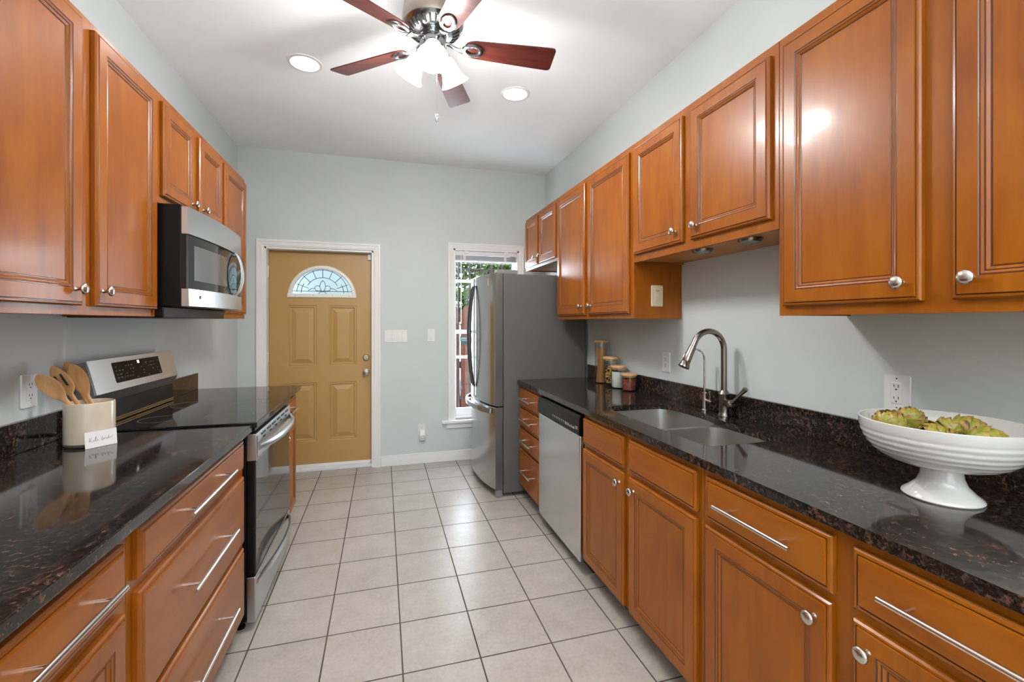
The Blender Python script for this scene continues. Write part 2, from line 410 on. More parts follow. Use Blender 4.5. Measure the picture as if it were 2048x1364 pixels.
# fan light frame, glass, leading
m = MB()
def arcpts(r, y, n=32): return [(FX+r*math.cos(PI*k/n), y, FZ+r*math.sin(PI*k/n)) for k in range(n+1)]
prof = [(.262, YD+.002), (.262, YD-.008), (.272, YD-.014), (.288, YD-.012), (.297, YD-.004), (.297, YD+.001)]
m.loft([[(FX+(r-.0)*math.cos(PI*k/32), y, FZ-.005+(r-.0)*math.sin(PI*k/32)) for k in range(33)] for r, y in prof], 0, False, False, False)
m.box(FX-.297, FX+.297, YD-.012, YD+.001, FZ-.005, FZ+.028)
m.build('window_frame', M_trim, door, smooth=False)
m = MB(); m.prism([(FX+.265*math.cos(PI*k/32), FZ+.265*math.sin(PI*k/32)) for k in range(33)], lambda a, b: (a, YD+.012, b), lambda a, b: (a, YD+.018, b))
m.build('fanlight_glass', M_frost, door)
m = MB(); yl = YD+.010
def P2(a, b): return (FX+a, yl, FZ+b)
def ar(r, a0=0, a1=180, cx=0, cz=.03, n=24): return [P2(cx+r*math.cos(math.radians(a0+(a1-a0)*k/n)), cz+r*math.sin(math.radians(a0+(a1-a0)*k/n))) for k in range(n+1)]
for pts in (ar(.222, 4, 176), ar(.150, 30, 150), ar(.185, 2, 30), ar(.185, 150, 178)): m.tube(pts, .0030, 6)
m.tube([P2(-.255, .052), P2(.255, .052)], .0030, 6)
for ang in (22, 45, 68, 90, 112, 135, 158):
    r0 = .15 if 40 < ang < 140 else .13
    m.tube([P2(r0*math.cos(math.radians(ang)), .03+r0*math.sin(math.radians(ang))), P2(.24*math.cos(math.radians(ang)), .03+.235*math.sin(math.radians(ang)))], .0030, 6)
for sg in (-1, 1):
    m.tube([P2(sg*x, z) for x, z in ((0, .155), (.018, .13), (.026, .10), (.018, .07), (0, .045))], .0030, 6)
    m.tube([P2(sg*x, z) for x, z in ((.012, .06), (.035, .055), (.06, .06), (.07, .08), (.06, .10), (.035, .105), (.024, .095))], .0030, 6)
    m.tube([P2(sg*x, z) for x, z in ((.07, .08), (.10, .075), (.125, .055))], .0030, 6)
    m.tube([P2(sg*x, z) for x, z in ((.035, .03), (.02, .045), (.0, .05))], .0030, 6)
m.build('leading', M_lead, door, smooth=True)
def screwdots(): pass
m = MB()
for a in (14, 62, 118, 166): m.lathe([(.003, 0), (.003, .002)], (FX+.281*math.cos(math.radians(a)), YD-.013, FZ+.281*math.sin(math.radians(a))), (0, -1, 0), 8)
for x in (-.23, -.08, .09, .23): m.lathe([(.003, 0), (.003, .002)], (FX+x, YD-.012, FZ+.01), (0, -1, 0), 8)
m.build('screw', M_slot, door)
# knob and deadbolt, hinges, contact sensor
m = MB().lathe([(.030, 0), (.030, .006), (.012, .010), (.011, .030), (.026, .040), (.030, .052), (.027, .062), (.0, .066)], (-.155, YD, .888), (0, -1, 0), 28)
m.box(-.158, -.152, YD-.072, YD-.064, .880, .896)
m.build('door_knob', M_bronze, door, smooth=True)
m = MB().lathe([(.029, 0), (.030, .010), (.024, .018), (.0, .019)], (-.155, YD, 1.028), (0, -1, 0), 28)
m.add([(-.155+a, YD-y, 1.028+b) for y in (.018, .034) for a, b in ((-.014, -.010), (.010, -.016), (.014, .010), (-.010, .016))], [(0, 1, 2, 3), (7, 6, 5, 4), (0, 4, 5, 1), (1, 5, 6, 2), (2, 6, 7, 3), (3, 7, 4, 0)])
m.build('deadbolt', M_bronze, door, smooth=True, angle=30)
for z0 in (1.765, .990):
    m = MB().lathe([(.007, 0), (.007, .105)], (DX0+.017, YD-.008, z0), (0, 0, 1), 12)
    m.box(DX0+.018, DX0+.024, YD-.03, YD, z0, z0+.105)
    m.build('hinge', M_nickel, door)
m = MB().box(-.140, -.110, YD-.022, YD, 1.955, 2.012); m.build('door_sensor', M_white, door, bevel=.003)
m = MB().box(dx0, dx1, YD-.006, YD+.044, .024, .05); m.build('door_sweep', M_trim, door)

# ------------------------------------------------------------------ window
YS = 4.50
m = MB()
m.box(WX0, WX0+.02, YB-.002, YB+T, WZ0, WZ1).box(WX1-.02, WX1, YB-.002, YB+T, WZ0, WZ1).box(WX0, WX1, YB-.002, YB+T, WZ1-.02, WZ1).box(WX0, WX1, YB+.03, YB+T, WZ0, WZ0+.022)
win = struct(m.build('window_1', M_trim, bevel=.002), 'narrow white double-hung window behind the refrigerator', 'window')
def sash(x0, x1, z0, z1, y, st, tr, br_, mid=None):
    m = MB().box(x0, x0+st, y, y+.03, z0, z1).box(x1-st, x1, y, y+.03, z0, z1).box(x0+st, x1-st, y, y+.03, z1-tr, z1).box(x0+st, x1-st, y, y+.03, z0, z0+br_)
    if mid: m.box(x0+st, x1-st, y, y+.03, mid-.013, mid+.013)
    return m
f1 = sash(WX0+.02, WX1-.02, 1.250, WZ1-.02, YS+.035, .018, .03, .034, 1.784).build('upper_sash', M_trim, win, bevel=.002)
f2 = sash(WX0+.02, WX1-.02, .425, 1.286, YS, .018, .034, .075, 1.012).build('lower_sash', M_trim, win, bevel=.002)
MB().box(WX0+.036, WX1-.036, YS+.048, YS+.052, 1.27, WZ1-.04).build('glass_pane', M_glass, f1)
MB().box(WX0+.036, WX1-.036, YS+.013, YS+.017, .49, 1.26).build('glass_pane', M_glass, f2)
MB().box(.93, .99, YS-.014, YS, .435, .45).build('sash_lift', M_white, win, bevel=.002)
# warning sticker on the lower pane
m = MB(); sx, sz = .795, 1.185
m.prism([(-.045, .035), (.045, .035), (.045, .0), (.028, -.045), (-.028, -.045), (-.045, .0)], lambda a, b: (sx+a, YS+.012, sz+b), lambda a, b: (sx+a, YS+.0128, sz+b))
st = m.build('window_sticker', mat('teal_sticker', (.035, .12, .15), .4), win)
m = MB().box(sx-.042, sx+.042, YS+.0112, YS+.012, sz+.006, sz+.012).box(sx-.03, sx+.03, YS+.0112, YS+.012, sz-.010, sz-.006).box(sx-.036, sx+.036, YS+.0112, YS+.012, sz+.020, sz+.024)
m.build('sticker_print', M_white, st)
# blind pulled up
bl = thing('window_blind', 'grey slatted blind pulled up to the top of the narrow window', 'blind', (1.0, YB+.04, 2.02))
bo = (1.0, YB+.04, 2.02)
MB().box(WX0+.022, WX1-.022, YB+.012, YB+.055, 2.035, 2.073).build('headrail', M_white, bl, bo, bevel=.003)
m = MB()
for k in range(9): m.box(WX0+.024, WX1-.024, YB+.012, YB+.058, 1.987+k*.0052, 1.9895+k*.0052)
m.build('slat_stack', M_slat, bl, bo)
MB().box(WX0+.024, WX1-.024, YB+.012, YB+.058, 1.972, 1.984).build('bottom_rail', M_white, bl, bo, bevel=.002)
for x in (.78, 1.20): MB().box(x-.012, x+.012, YB+.007, YB+.011, 1.972, 2.07).build('ladder_tape', M_white, bl, bo)
MB().tube([(.745, YB+.006, 2.04), (.745, YB+.006, 1.35)], .004, 8).build('tilt_wand', M_white, bl, bo, smooth=True)
for x in (.80, 1.21): MB().box(x-.02, x+.02, YB+.002, YB+.012, 2.045, 2.075).build('mounting_clip', M_white, bl, bo, bevel=.002)
# wrought iron security grille outside
gr = thing('window_grille', 'black wrought iron security grille with scrolls outside the window', 'grille', (1.0, 4.70, .4))
go = (1.0, 4.70, .4)
bars = [.762+.118*k-.118 for k in range(7)]
for x in bars: MB().box(x-.008, x+.008, 4.692, 4.708, .42, 2.12).build('bar', M_iron, gr, go)
for z in (.568, 1.925, 1.80, 2.08): MB().box(.60, 1.42, 4.690, 4.710, z-.007, z+.007).build('rail', M_iron, gr, go)
for x in bars[:-1]:
    for sg in (-1, 1):
        cx = x+.059+sg*.027
        MB().tube([(cx+.026*math.cos(t), 4.70, 1.862+(.055-.004*t)*math.sin(t)) for t in [k*PI/9 for k in range(17)]], .005, 6).build('scroll', M_iron, gr, go, smooth=True)
for z in (.45, 1.4, 2.10):
    for x in (.60, 1.42): MB().box(x-.012, x+.012, 4.63, 4.71, z-.012, z+.012).build('bracket', M_iron, gr, go)

# ------------------------------------------------------------------ outdoors
struct(MB().box(-9, 12, YB+T+.001, 20, -.25, -.12).build('ground', M_concrete))
fence = thing('wooden_fence', 'dark reddish wooden picket fence beyond the narrow window', 'fence', (1.2, 6.4, -.12)); fo = (1.2, 6.4, -.12)
for k in range(20):
    x = -.35+k*.178; top_ = 1.60+random.uniform(-.01, .01)
    pts = [(x, -.12), (x+.150, -.12), (x+.150, top_-.05)] + [(x+.075+.05*math.cos(a), top_-.045+.045*math.sin(a)) for a in [PI*j/6 for j in range(7)]] + [(x, top_-.05)]
    MB().prism(pts, lambda a, b: (a, 6.39, b), lambda a, b: (a, 6.412, b)).build('picket', M_fence, fence, fo)
for z in (.15, .75, 1.42): MB().box(-.4, 3.3, 6.412, 6.45, z-.045, z+.045).build('fence_rail', M_fence, fence, fo)
for x in (-.3, 1.45, 3.2): MB().box(x-.045, x+.045, 6.45, 6.54, -.12, 1.5).build('fence_post', M_fence, fence, fo)
M_leafA = stretched('leaf_green', (.035, .13, .012), (.20, .38, .05), (1, 1, 1), .55, 9)
M_leafB = stretched('leaf_dark', (.015, .07, .012), (.07, .20, .03), (1, 1, 1), .55, 9)
M_blossom = stretched('blossom', (.75, .72, .62), (.92, .90, .86), (1, 1, 1), .6, 9)
M_bark = mat('bark', (.09, .06, .04), .8)
def bush(cx, cy, cz, rx, ry, rz, n, leafm, label, flowers=0, name='flowering_shrub', ground=-.12):
    t = thing(name, label, 'shrub', (cx, cy, ground)); o = (cx, cy, ground); m = MB()
    for _ in range(n):
        u = random.uniform(-1, 1); ph = random.uniform(0, 2*PI); rr = random.uniform(.55, 1)**.6; q = math.sqrt(1-u*u)
        c = Vector((cx+rx*rr*q*math.cos(ph), cy+ry*rr*q*math.sin(ph), cz+rz*rr*u))
        R_ = Matrix.Rotation(random.uniform(0, 6.3), 3, 'Z') @ Matrix.Rotation(random.uniform(-1, 1), 3, 'X') @ Matrix.Rotation(random.uniform(-1, 1), 3, 'Y')
        L = random.uniform(.035, .065); W = L*.5
        m.add([c+R_@Vector(p) for p in ((-L, 0, 0), (-L*.3, -W, .01), (L*.5, -W*.7, .008), (L, 0, -.005), (L*.5, W*.7, .008), (-L*.3, W, .01))], [(0, 1, 2, 3, 4, 5)])
    m.build('foliage', leafm, t, o, recalc=False)
    m = MB()
    for k in range(5):
        a = k*1.3; m.tube([(cx+.05*math.cos(a), cy+.05*math.sin(a), ground), (cx+rx*.3*math.cos(a), cy+ry*.3*math.sin(a), cz-rz*.3), (cx+rx*.6*math.cos(a), cy+ry*.6*math.sin(a), cz+rz*.3)], [.03, .02, .008], 7)
    m.build('stem', M_bark, t, o, smooth=True)
    for _ in range(flowers):
        u = random.uniform(-.7, .95); ph = random.uniform(PI, 2*PI); q = math.sqrt(1-u*u)
        c = Vector((cx+rx*q*math.cos(ph), cy+ry*q*math.sin(ph), cz+rz*u)); m = MB()
        for j in range(60):
            d = Vector((random.gauss(0, 1), random.gauss(0, 1), random.gauss(0, 1))).normalized()*random.uniform(.05, .085)
            R_ = d.to_track_quat('Z', 'Y').to_matrix()
            m.add([c+d+R_@Vector(p) for p in ((-.02, 0, 0), (0, -.02, .004), (.02, 0, 0), (0, .02, .004))], [(0, 1, 2, 3)])
        m.build('blossom', M_blossom, t, o, recalc=False)
bush(1.25, 7.4, 2.25, 1.05, .55, .95, 6500, M_leafA, 'leafy green shrub with pale flower heads rising behind the fence', 12)
bush(2.9, 9.0, 2.5, 1.1, .8, 1.3, 3000, M_leafB, 'darker shrub with a few flower heads farther behind the fence', 6)
bush(-.3, 9.6, 2.3, 1.3, .7, 1.2, 2600, M_leafB, 'dark green shrub without flowers standing left beyond the fence', 0, 'shrub')

# ------------------------------------------------------------------ cabinetry
DOORP = [(0, 0), (0, .012), (.004, .0165), (.0085, .0175), (.0095, .0160), (.0110, .0160), (.0125, .0200), (.052, .0200), (.0535, .0182), (.0555, .0182),
         (.0570, .0190), (.0610, .0170), (.0620, .0152), (.0635, .0152), (.0650, .0160), (.0700, .0120), (.0712, .0100), (.0730, .0100), (.0745, .0112)]
DOORM = [0, 0, 0, 1, 1, 0, 0, 1, 1, 0, 0, 1, 1, 0, 0, 1, 1, 0]
DRAWP = [(0, 0), (0, .011), (.004, .0155), (.0105, .0165), (.0118, .0145), (.0138, .0145), (.0155, .0195), (.019, .0200)]
DRAWM = [0, 0, 0, 1, 1, 0, 0]
def front(y0, y1, z0, z1, Xb, d, P_, Mi):
    """a door or drawer front on the plane x = Xb, facing d; profile points are (inset, thickness)"""
    loops = [[(Xb+d*t, y0+i, z0+i), (Xb+d*t, y1-i, z0+i), (Xb+d*t, y1-i, z1-i), (Xb+d*t, y0+i, z1-i)] for i, t in P_]
    return MB().loft(loops, Mi, True, True, True, 0)
def knob(par, y, z, X, d, org):
    m = MB().lathe([(.0085, 0), (.0078, .002), (.0062, .006), (.0058, .012), (.0085, .017), (.0165, .0205), (.0175, .0240), (.0155, .0280), (.0080, .0308), (0, .0315)], (X, y, z), (d, 0, 0), 24)
    o = m.build('knob', M_nickel, par, org, smooth=True, angle=50); o['label'] = 'brushed nickel knob'; return o
def bar_pull(par, y0, y1, z, X, d, org):
    m = MB().tube([(X+d*.034, y0, z), (X+d*.034, y1, z)], .0064, 14)
    L = y1-y0
    e = .040 if L < .5 else .055
    for y in (y0+e*1.1, y1-e*1.1): m.tube([(X, y, z), (X+d*.034, y, z)], .005, 12)
    o = m.build('bar_handle', M_bar, par, org, smooth=True, angle=50); o['label'] = 'steel bar handle'; return o
def cabinet(name, label, cat, y0, y1, z0, z1, Xf, Xw, d, group, upper=True, doors=(), drawers=(), kick=True, light_bottom=False):
    org = (Xw, (y0+y1)/2, 0 if not upper else z0)
    t = thing(name, label, cat, org, group)
    m = MB(); a, b = Xw+d*.001, Xf-d*.0205; th = .016
    if upper:
        m.box(a, b, y0+.0005, y0+th, z0, z1).box(a, b, y1-th, y1-.0005, z0, z1).box(a, b, y0+th, y1-th, z1-th, z1).box(a, a+d*.008, y0+th, y1-th, z0+.01, z1)
        m.box(a, b, y0+th, y1-th, z0+.008, z0+.024, 1)
    else:
        zk = .10
        zs_ = .665 if 'sink' in name else z1
        m.box(a, b, y0+.0005, y0+th, zk, zs_).box(a, b, y1-th, y1-.0005, zk, zs_).box(a, b, y0+th, y1-th, zk, zk+th).box(a, a+d*.008, y0+th, y1-th, zk, z1)
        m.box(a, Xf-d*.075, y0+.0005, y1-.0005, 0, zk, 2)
    m.build('carcass', [M_wood, M_woodin, M_kick], t, org)
    zz = z0 if upper else .10
    MB().box(Xf-d*.020, Xf, y0+.0004, y1-.0004, zz, z1).build('face_frame', M_wood, t, org, bevel=.0012)
    for (a0, a1, b0, b1, ky, kz) in doors:
        dr = front(a0, a1, b0, b1, Xf+d*.0006, d, DOORP, DOORM).build('door', [M_wood, M_glaze], t, org)
        if ky is not None: knob(dr, ky, kz, Xf+d*.019, d, org)
    for (a0, a1, b0, b1, h0, h1) in drawers:
        dr = front(a0, a1, b0, b1, Xf+d*.0006, d, DRAWP, DRAWM).build('drawer' if h0 is not None else 'false_drawer_front', [M_woodh, M_glaze], t, org)
        if h0 is not None: bar_pull(dr, h0, h1, (b0+b1)/2+.003, Xf+d*.0195, d, org)
    return t
RF, LF = 1.323, -.915
UR, UL = 'upper cabinets on the right wall', 'upper cabinets on the left wall'
cabinet('wall_cabinet', 'short two-door orange-brown maple wall cabinet above the refrigerator', 'cabinet', 3.301, 4.127, 1.852, 2.342, RF, XR, -1, UR,
        doors=[(3.753, 4.101, 1.877, 2.310, 3.800, 1.945), (3.325, 3.705, 1.877, 2.310, 3.665, 1.945)])
cabinet('wall_cabinet', 'tall two-door maple wall cabinet beside the refrigerator, above the storage jars', 'cabinet', 2.188, 3.300, 1.385, 2.342, RF, XR, -1, UR,
        doors=[(2.787, 3.280, 1.413, 2.305, 2.835, 1.473), (2.220, 2.734, 1.413, 2.305, 2.690, 1.473)])
EF = cabinet('wall_cabinet', 'shorter two-door maple wall cabinet over the sink with two round lights under it', 'cabinet', 1.247, 2.187, 1.690, 2.342, RF, XR, -1, UR,
        doors=[(1.755, 2.166, 1.730, 2.305, 1.800, 1.786), (1.274, 1.699, 1.730, 2.305, 1.656, 1.786)])
cabinet('wall_cabinet', 'tall two-door maple wall cabinet nearest on the right, above the white footed bowl', 'cabinet', .30, 1.246, 1.388, 2.342, RF, XR, -1, UR,
        doors=[(.809, 1.222, 1.420, 2.307, .850, 1.469), (.330, .745, 1.420, 2.307, .705, 1.469)])
cabinet('wall_cabinet', 'tall two-door maple wall cabinet nearest on the left, above the utensil crock', 'cabinet', 1.25, 2.214, 1.388, 2.342, LF, XL, 1, UL,
        doors=[(1.285, 1.716, 1.417, 2.316, 1.676, 1.467), (1.783, 2.198, 1.417, 2.316, 1.815, 1.469)])
cabinet('wall_cabinet', 'short two-door maple wall cabinet above the microwave', 'cabinet', 2.215, 3.004, 1.872, 2.342, LF, XL, 1, UL,
        doors=[(2.255, 2.582, 1.905, 2.308, 2.545, 1.942), (2.651, 2.981, 1.905, 2.308, 2.685, 1.945)])
cabinet('wall_cabinet', 'narrow single-door maple wall cabinet at the far end beyond the microwave', 'cabinet', 3.005, 3.475, 1.388, 2.342, LF, XL, 1, UL,
        doors=[(3.030, 3.455, 1.420, 2.308, 3.075, 1.475)])
BR, BL = 'base cabinets under the right counter', 'base cabinets under the left counter'
RB, LB = 1.040, -.590
ZC = .8835
cabinet('base_cabinet', 'narrow four-drawer maple base cabinet between the refrigerator and the dishwasher', 'cabinet', 2.893, 3.370, 0, ZC, RB, XR, -1, BR, False,
        drawers=[(2.905, 3.360, .716, .855, 2.998, 3.268), (2.905, 3.360, .562, .701, 3.000, 3.270), (2.905, 3.360, .400, .545, 3.000, 3.272), (2.905, 3.360, .104, .386, 3.002, 3.275)])
cabinet('sink_base_cabinet', 'two-door maple base cabinet with false drawer fronts under the sink', 'cabinet', 1.279, 2.214, 0, ZC, RB, XR, -1, BR, False,
        doors=[(1.783, 2.200, .104, .695, 1.812, .647), (1.302, 1.737, .104, .695, 1.692, .647)],
        drawers=[(1.783, 2.200, .718, .856, None, None), (1.302, 1.737, .718, .856, None, None)])
cabinet('base_cabinet', 'two-drawer two-door maple base cabinet nearest on the right, below the footed bowl', 'cabinet', .27, 1.278, 0, ZC, RB, XR, -1, BR, False,
        doors=[(.820, 1.258, .104, .695, .860, .643), (.300, .769, .104, .695, .733, .641)],
        drawers=[(.818, 1.254, .718, .857, .902, 1.176), (.300, .769, .718, .857, .320, .690)])
cabinet('base_cabinet', 'wide three-drawer maple base cabinet beside the stove', 'cabinet', 1.287, 2.214, 0, ZC, LB, XL, 1, BL, False,
        drawers=[(1.312, 2.170, .735, .860, 1.528, 1.935), (1.312, 2.178, .418, .703, 1.550, 1.957), (1.312, 2.178, .104, .396, 1.560, 1.965)])
cabinet('base_cabinet', 'two-drawer two-door maple base cabinet nearest on the left', 'cabinet', .33, 1.286, 0, ZC, LB, XL, 1, BL, False,
        doors=[(.815, 1.252, .104, .690, .850, .640), (.360, .775, .104, .690, .735, .640)],
        drawers=[(.815, 1.250, .718, .852, .895, 1.172), (.360, .775, .718, .852, .43, .70)])
cabinet('base_cabinet', 'narrow maple base cabinet with one drawer and one door beyond the stove', 'cabinet', 2.992, 3.470, 0, ZC, LB-.013, XL, 1, BL, False,
        doors=[(3.02, 3.445, .104, .695, 3.065, .640)], drawers=[(3.02, 3.445, .718, .855, 3.10, 3.37)])

# ------------------------------------------------------------------ worktops
def chaikin(p, n=3):
    for _ in range(n):
        q = []
        for i in range(len(p)):
            a, b = p[i], p[(i+1) % len(p)]
            q += [(a[0]*.75+b[0]*.25, a[1]*.75+b[1]*.25), (a[0]*.25+b[0]*.75, a[1]*.25+b[1]*.75)]
        p = q
    return p
def plate(outer, holes, z0, z1, name, mats, parent, org, bevel=0):
    bm = bmesh.new(); es = []
    for lp in [outer]+list(holes):
        vs_ = [bm.verts.new((x-org[0], y-org[1], z0-org[2])) for x, y in lp]
        es += [bm.edges.new((vs_[i], vs_[(i+1) % len(vs_)])) for i in range(len(vs_))]
    r = bmesh.ops.triangle_fill(bm, use_beauty=True, use_dissolve=False, edges=es)
    fs = [g for g in r['geom'] if isinstance(g, bmesh.types.BMFace)]
    bmesh.ops.dissolve_limit(bm, angle_limit=.01, verts=bm.verts, edges=bm.edges) if False else None
    ex = bmesh.ops.extrude_face_region(bm, geom=fs)
    for v in [g for g in ex['geom'] if isinstance(g, bmesh.types.BMVert)]: v.co.z = z1-org[2]
    bmesh.ops.recalc_face_normals(bm, faces=bm.faces)
    me = bpy.data.meshes.new(name); bm.to_mesh(me); bm.free()
    me.materials.append(mats); o = bpy.data.objects.new(name, me); COL.objects.link(o)
    if parent is not None: o.parent = parent
    else: o.location = org
    if bevel:
        b = o.modifiers.new('bevel', 'BEVEL'); b.width = bevel; b.segments = 2; b.limit_method = 'ANGLE'; b.angle_limit = math.radians(50)
    return o
CZ0, CZ = .884, .914
XRE, XLE = 1.012, -.552
cut = chaikin([(1.125, 1.47), (1.135, 1.38), (1.20, 1.37), (1.42, 1.37), (1.475, 1.375), (1.49, 1.43), (1.49, 1.70), (1.50, 1.78), (1.525, 1.84), (1.53, 2.06), (1.50, 2.165), (1.41, 2.18), (1.27, 2.18), (1.16, 2.175), (1.125, 2.10)])
ct = thing('worktop', 'long dark brown speckled granite worktop on the right with a sink cut-out', 'worktop', (XR, 1.8, CZ0)); co = (XR, 1.8, CZ0)
YR0, YR1 = .25, 3.375
plate([(XRE, YR0), (XR-.001, YR0), (XR-.001, YR1), (XRE, YR1)], [cut], CZ0, CZ, 'slab', M_granite, ct, co, .003)
MB().box(XR-.021, XR-.001, YR0, YR1, CZ+.0003, 1.020).build('backsplash', M_granite, ct, co, bevel=.002)
ct = thing('worktop', 'dark brown speckled granite worktop on the left, near the camera, under the crock', 'worktop', (XL, 1.2, CZ0)); co = (XL, 1.2, CZ0)
plate([(XL+.001, .30), (XLE, .30), (XLE, 2.216), (XL+.001, 2.216)], [], CZ0, CZ, 'slab', M_granite, ct, co, .003)
MB().box(XL+.001, XL+.021, .30, 2.216, CZ+.0003, 1.022).build('backsplash', M_granite, ct, co, bevel=.002)
ct = thing('worktop', 'short dark granite worktop between the stove and the ochre door', 'worktop', (XL, 3.25, CZ0)); co = (XL, 3.25, CZ0)
plate([(XL+.001, 2.992), (XLE-.012, 2.992), (XLE-.012, 3.515), (XL+.001, 3.515)], [], CZ0, CZ, 'slab', M_granite, ct, co, .003)
MB().box(XL+.001, XL+.021, 2.992, 3.505, CZ+.0003, 1.022).build('backsplash', M_granite, ct, co, bevel=.002)

# sink
sk = thing('sink', 'double-bowl stainless steel undermount sink in the right worktop', 'sink', (1.33, 1.78, .70)); so = (1.33, 1.78, .70)
def rr(x0, x1, y0, y1, r, n=8):
    return [((x0+x1)/2+a, (y0+y1)/2+b) for a, b in rrect(x1-x0, y1-y0, r, n)]
b1 = rr(1.130, 1.535, 1.765, 2.190, .085); b2 = rr(1.130, 1.495, 1.350, 1.735, .085)
plate([(1.105, 1.325), (1.56, 1.325), (1.56, 2.212), (1.105, 2.212)], [b1, b2], .8795, .8832, 'rim', M_sinkst, sk, so)
for lp, cx, cy in ((b1, 1.335, 1.985), (b2, 1.312, 1.543)):
    loops = []
    for k, z in ((1.0, .8832), (.992, .86), (.975, .74), (.955, .712), (.90, .698), (.30, .692)):
        loops.append([(cx+(x-cx)*k, cy+(y-cy)*k, z) for x, y in lp])
    m = MB().loft(loops, 0, False, True)
    bwl = m.build('bowl', M_sinkst, sk, so, smooth=True, recalc=False, angle=50)
    MB().lathe([(.045, 0), (.045, .003), (.032, .003), (.030, -.004), (0, -.004)], (cx, cy, .6935), (0, 0, 1), 24).build('drain', M_chrome, bwl, so, smooth=True)

# faucet
fx, fy = 1.572, 1.795
fa = thing('kitchen_faucet', 'tall brushed nickel gooseneck pull-down faucet behind the sink', 'faucet', (fx, fy, CZ)); fo_ = (fx, fy, CZ)
MB().lathe([(.027, 0), (.027, .006), (.0245, .012), (.023, .022), (.023, .095), (.025, .102), (.026, .108), (.020, .118), (.0165, .124)], (fx, fy, CZ+.0005), (0, 0, 1), 28).build('base', M_bronze, fa, fo_, smooth=True)
R_ = .086; zt = 1.236
pts = [(fx, fy, 1.036), (fx, fy, 1.12), (fx, fy, zt)] + [(fx-R_+R_*math.cos(a), fy, zt+R_*math.sin(a)) for a in [PI*k/16 for k in range(1, 15)]]
last = Vector(pts[-1]); dirv = (last-Vector(pts[-2])).normalized()
pts.append(tuple(last+dirv*.02))
MB().tube(pts, .0138, 18).build('gooseneck', M_bronze, fa, fo_, smooth=True)
e = Vector(pts[-1])
m = MB().lathe([(.0145, 0), (.0165, .002), (.0165, .012), (.0185, .05), (.0195, .078), (.0185, .080), (.0205, .084), (.0255, .104), (.0255, .108), (.020, .108)], tuple(e), tuple(dirv), 28)
m.build('spray_head', M_bronze, fa, fo_, smooth=True, angle=35)
m = MB().lathe([(.018, 0), (.018, .028), (.0195, .032), (.0195, .052), (.014, .058), (0, .06)], (fx-.004, fy-.016, .982), (-.25, -1, .02), 24)
m.build('valve_body', M_bronze, fa, fo_, smooth=True, angle=35)
hb = Vector((fx-.018, fy-.070, .990))
m = MB().lathe([(.010, 0), (.0075, .02), (.0075, .06), (.0095, .085), (.0115, .105), (.010, .110), (0, .111)], tuple(hb), (.05, -.62, .60), 18)
m.build('lever', M_bronze, fa, fo_, smooth=True, angle=35)
# small filtered water tap
gx, gy = 1.568, 1.925
ft = thing('filter_faucet', 'small slender nickel filter faucet behind the left bowl of the sink', 'faucet', (gx, gy, CZ)); fo_ = (gx, gy, CZ)
MB().lathe([(.014, 0), (.014, .008), (.0105, .012), (.0105, .075), (.0125, .08), (.0125, .092), (.007, .096)], (gx, gy, CZ+.0005), (0, 0, 1), 20).build('base', M_nickel, ft, fo_, smooth=True)
pts = [(gx, gy, .99), (gx, gy, 1.17)] + [(gx-.058+.058*math.cos(a), gy, 1.172+.058*math.sin(a)) for a in [PI*k/12 for k in range(1, 9)]]
pts += [(gx-.115, gy, 1.208), (gx-.125, gy, 1.19)]
MB().tube(pts, .0052, 12).build('spout', M_nickel, ft, fo_, smooth=True)
m = MB().tube([(gx, gy-.008, .972), (gx, gy-.05, .968)], .006, 12); m.tube([(gx, gy-.038, .97), (gx, gy-.038, 1.02)], .0028, 8)
m.build('lever', M_nickel, ft, fo_, smooth=True)

# ------------------------------------------------------------------ dishwasher
dw = thing('dishwasher', 'stainless dishwasher with a black control strip under the right counter', 'dishwasher', (1.3, 2.55, 0)); do = (1.3, 2.55, 0)
MB().box(1.045, 1.60, 2.222, 2.887, .09, .870).box(1.10, 1.58, 2.23, 2.88, 0, .09).build('body', M_black, dw, do)
MB().box(1.016, 1.044, 2.224, 2.884, .072, .752).build('door_panel', M_steeld, dw, do, bevel=.006, bseg=3)
m = MB(); prof = [(1.044, .757), (1.016, .757), (1.010, .765), (1.010, .800), (1.013, .845), (1.022, .862), (1.044, .864)]
m.loft([[(x, y, z) for x, z in prof] for y in (2.222, 2.886)])
cp = m.build('control_panel', M_black, dw, do, bevel=.001)
cp['label'] = 'black control strip'
# scooped latch
m = MB(); m.prism([(2.51+.06*math.cos(a), .822-.022*math.sin(a)) for a in [PI*k/10 for k in range(11)]], lambda y, z: (1.0085, y, z), lambda y, z: (1.014, y, z))
m.build('latch', M_slot, cp, do)
m = MB()
random.seed(3)
for k in range(9):
    y = 2.60-k*.028; m.box(1.0093, 1.0105, y, y+.013, .790, .793).box(1.0093, 1.0105, y+.002, y+.006, .782, .785)
for k in range(6):
    y = 2.40-k*.020; h = (.012, .006, .014, .008, .012, .010)[k]; m.box(1.0093, 1.0105, y, y+.007, .779, .779+h)
m.prism([(2.283, .784), (2.288, .792), (2.293, .784), (2.288, .776)], lambda y, z: (1.0093, y, z), lambda y, z: (1.0105, y, z))
m.build('button_markings', M_white, cp, do)
MB().box(1.0082, 1.0102, 2.238, 2.268, .784, .800).build('badge', M_nickel, cp, do, bevel=.0008)
text_mb('Kenmore', .0066, .0003, lambda a, b, t: (1.0078-t, 2.253-a, .792+b)).build('badge_text', M_slot, cp, do)

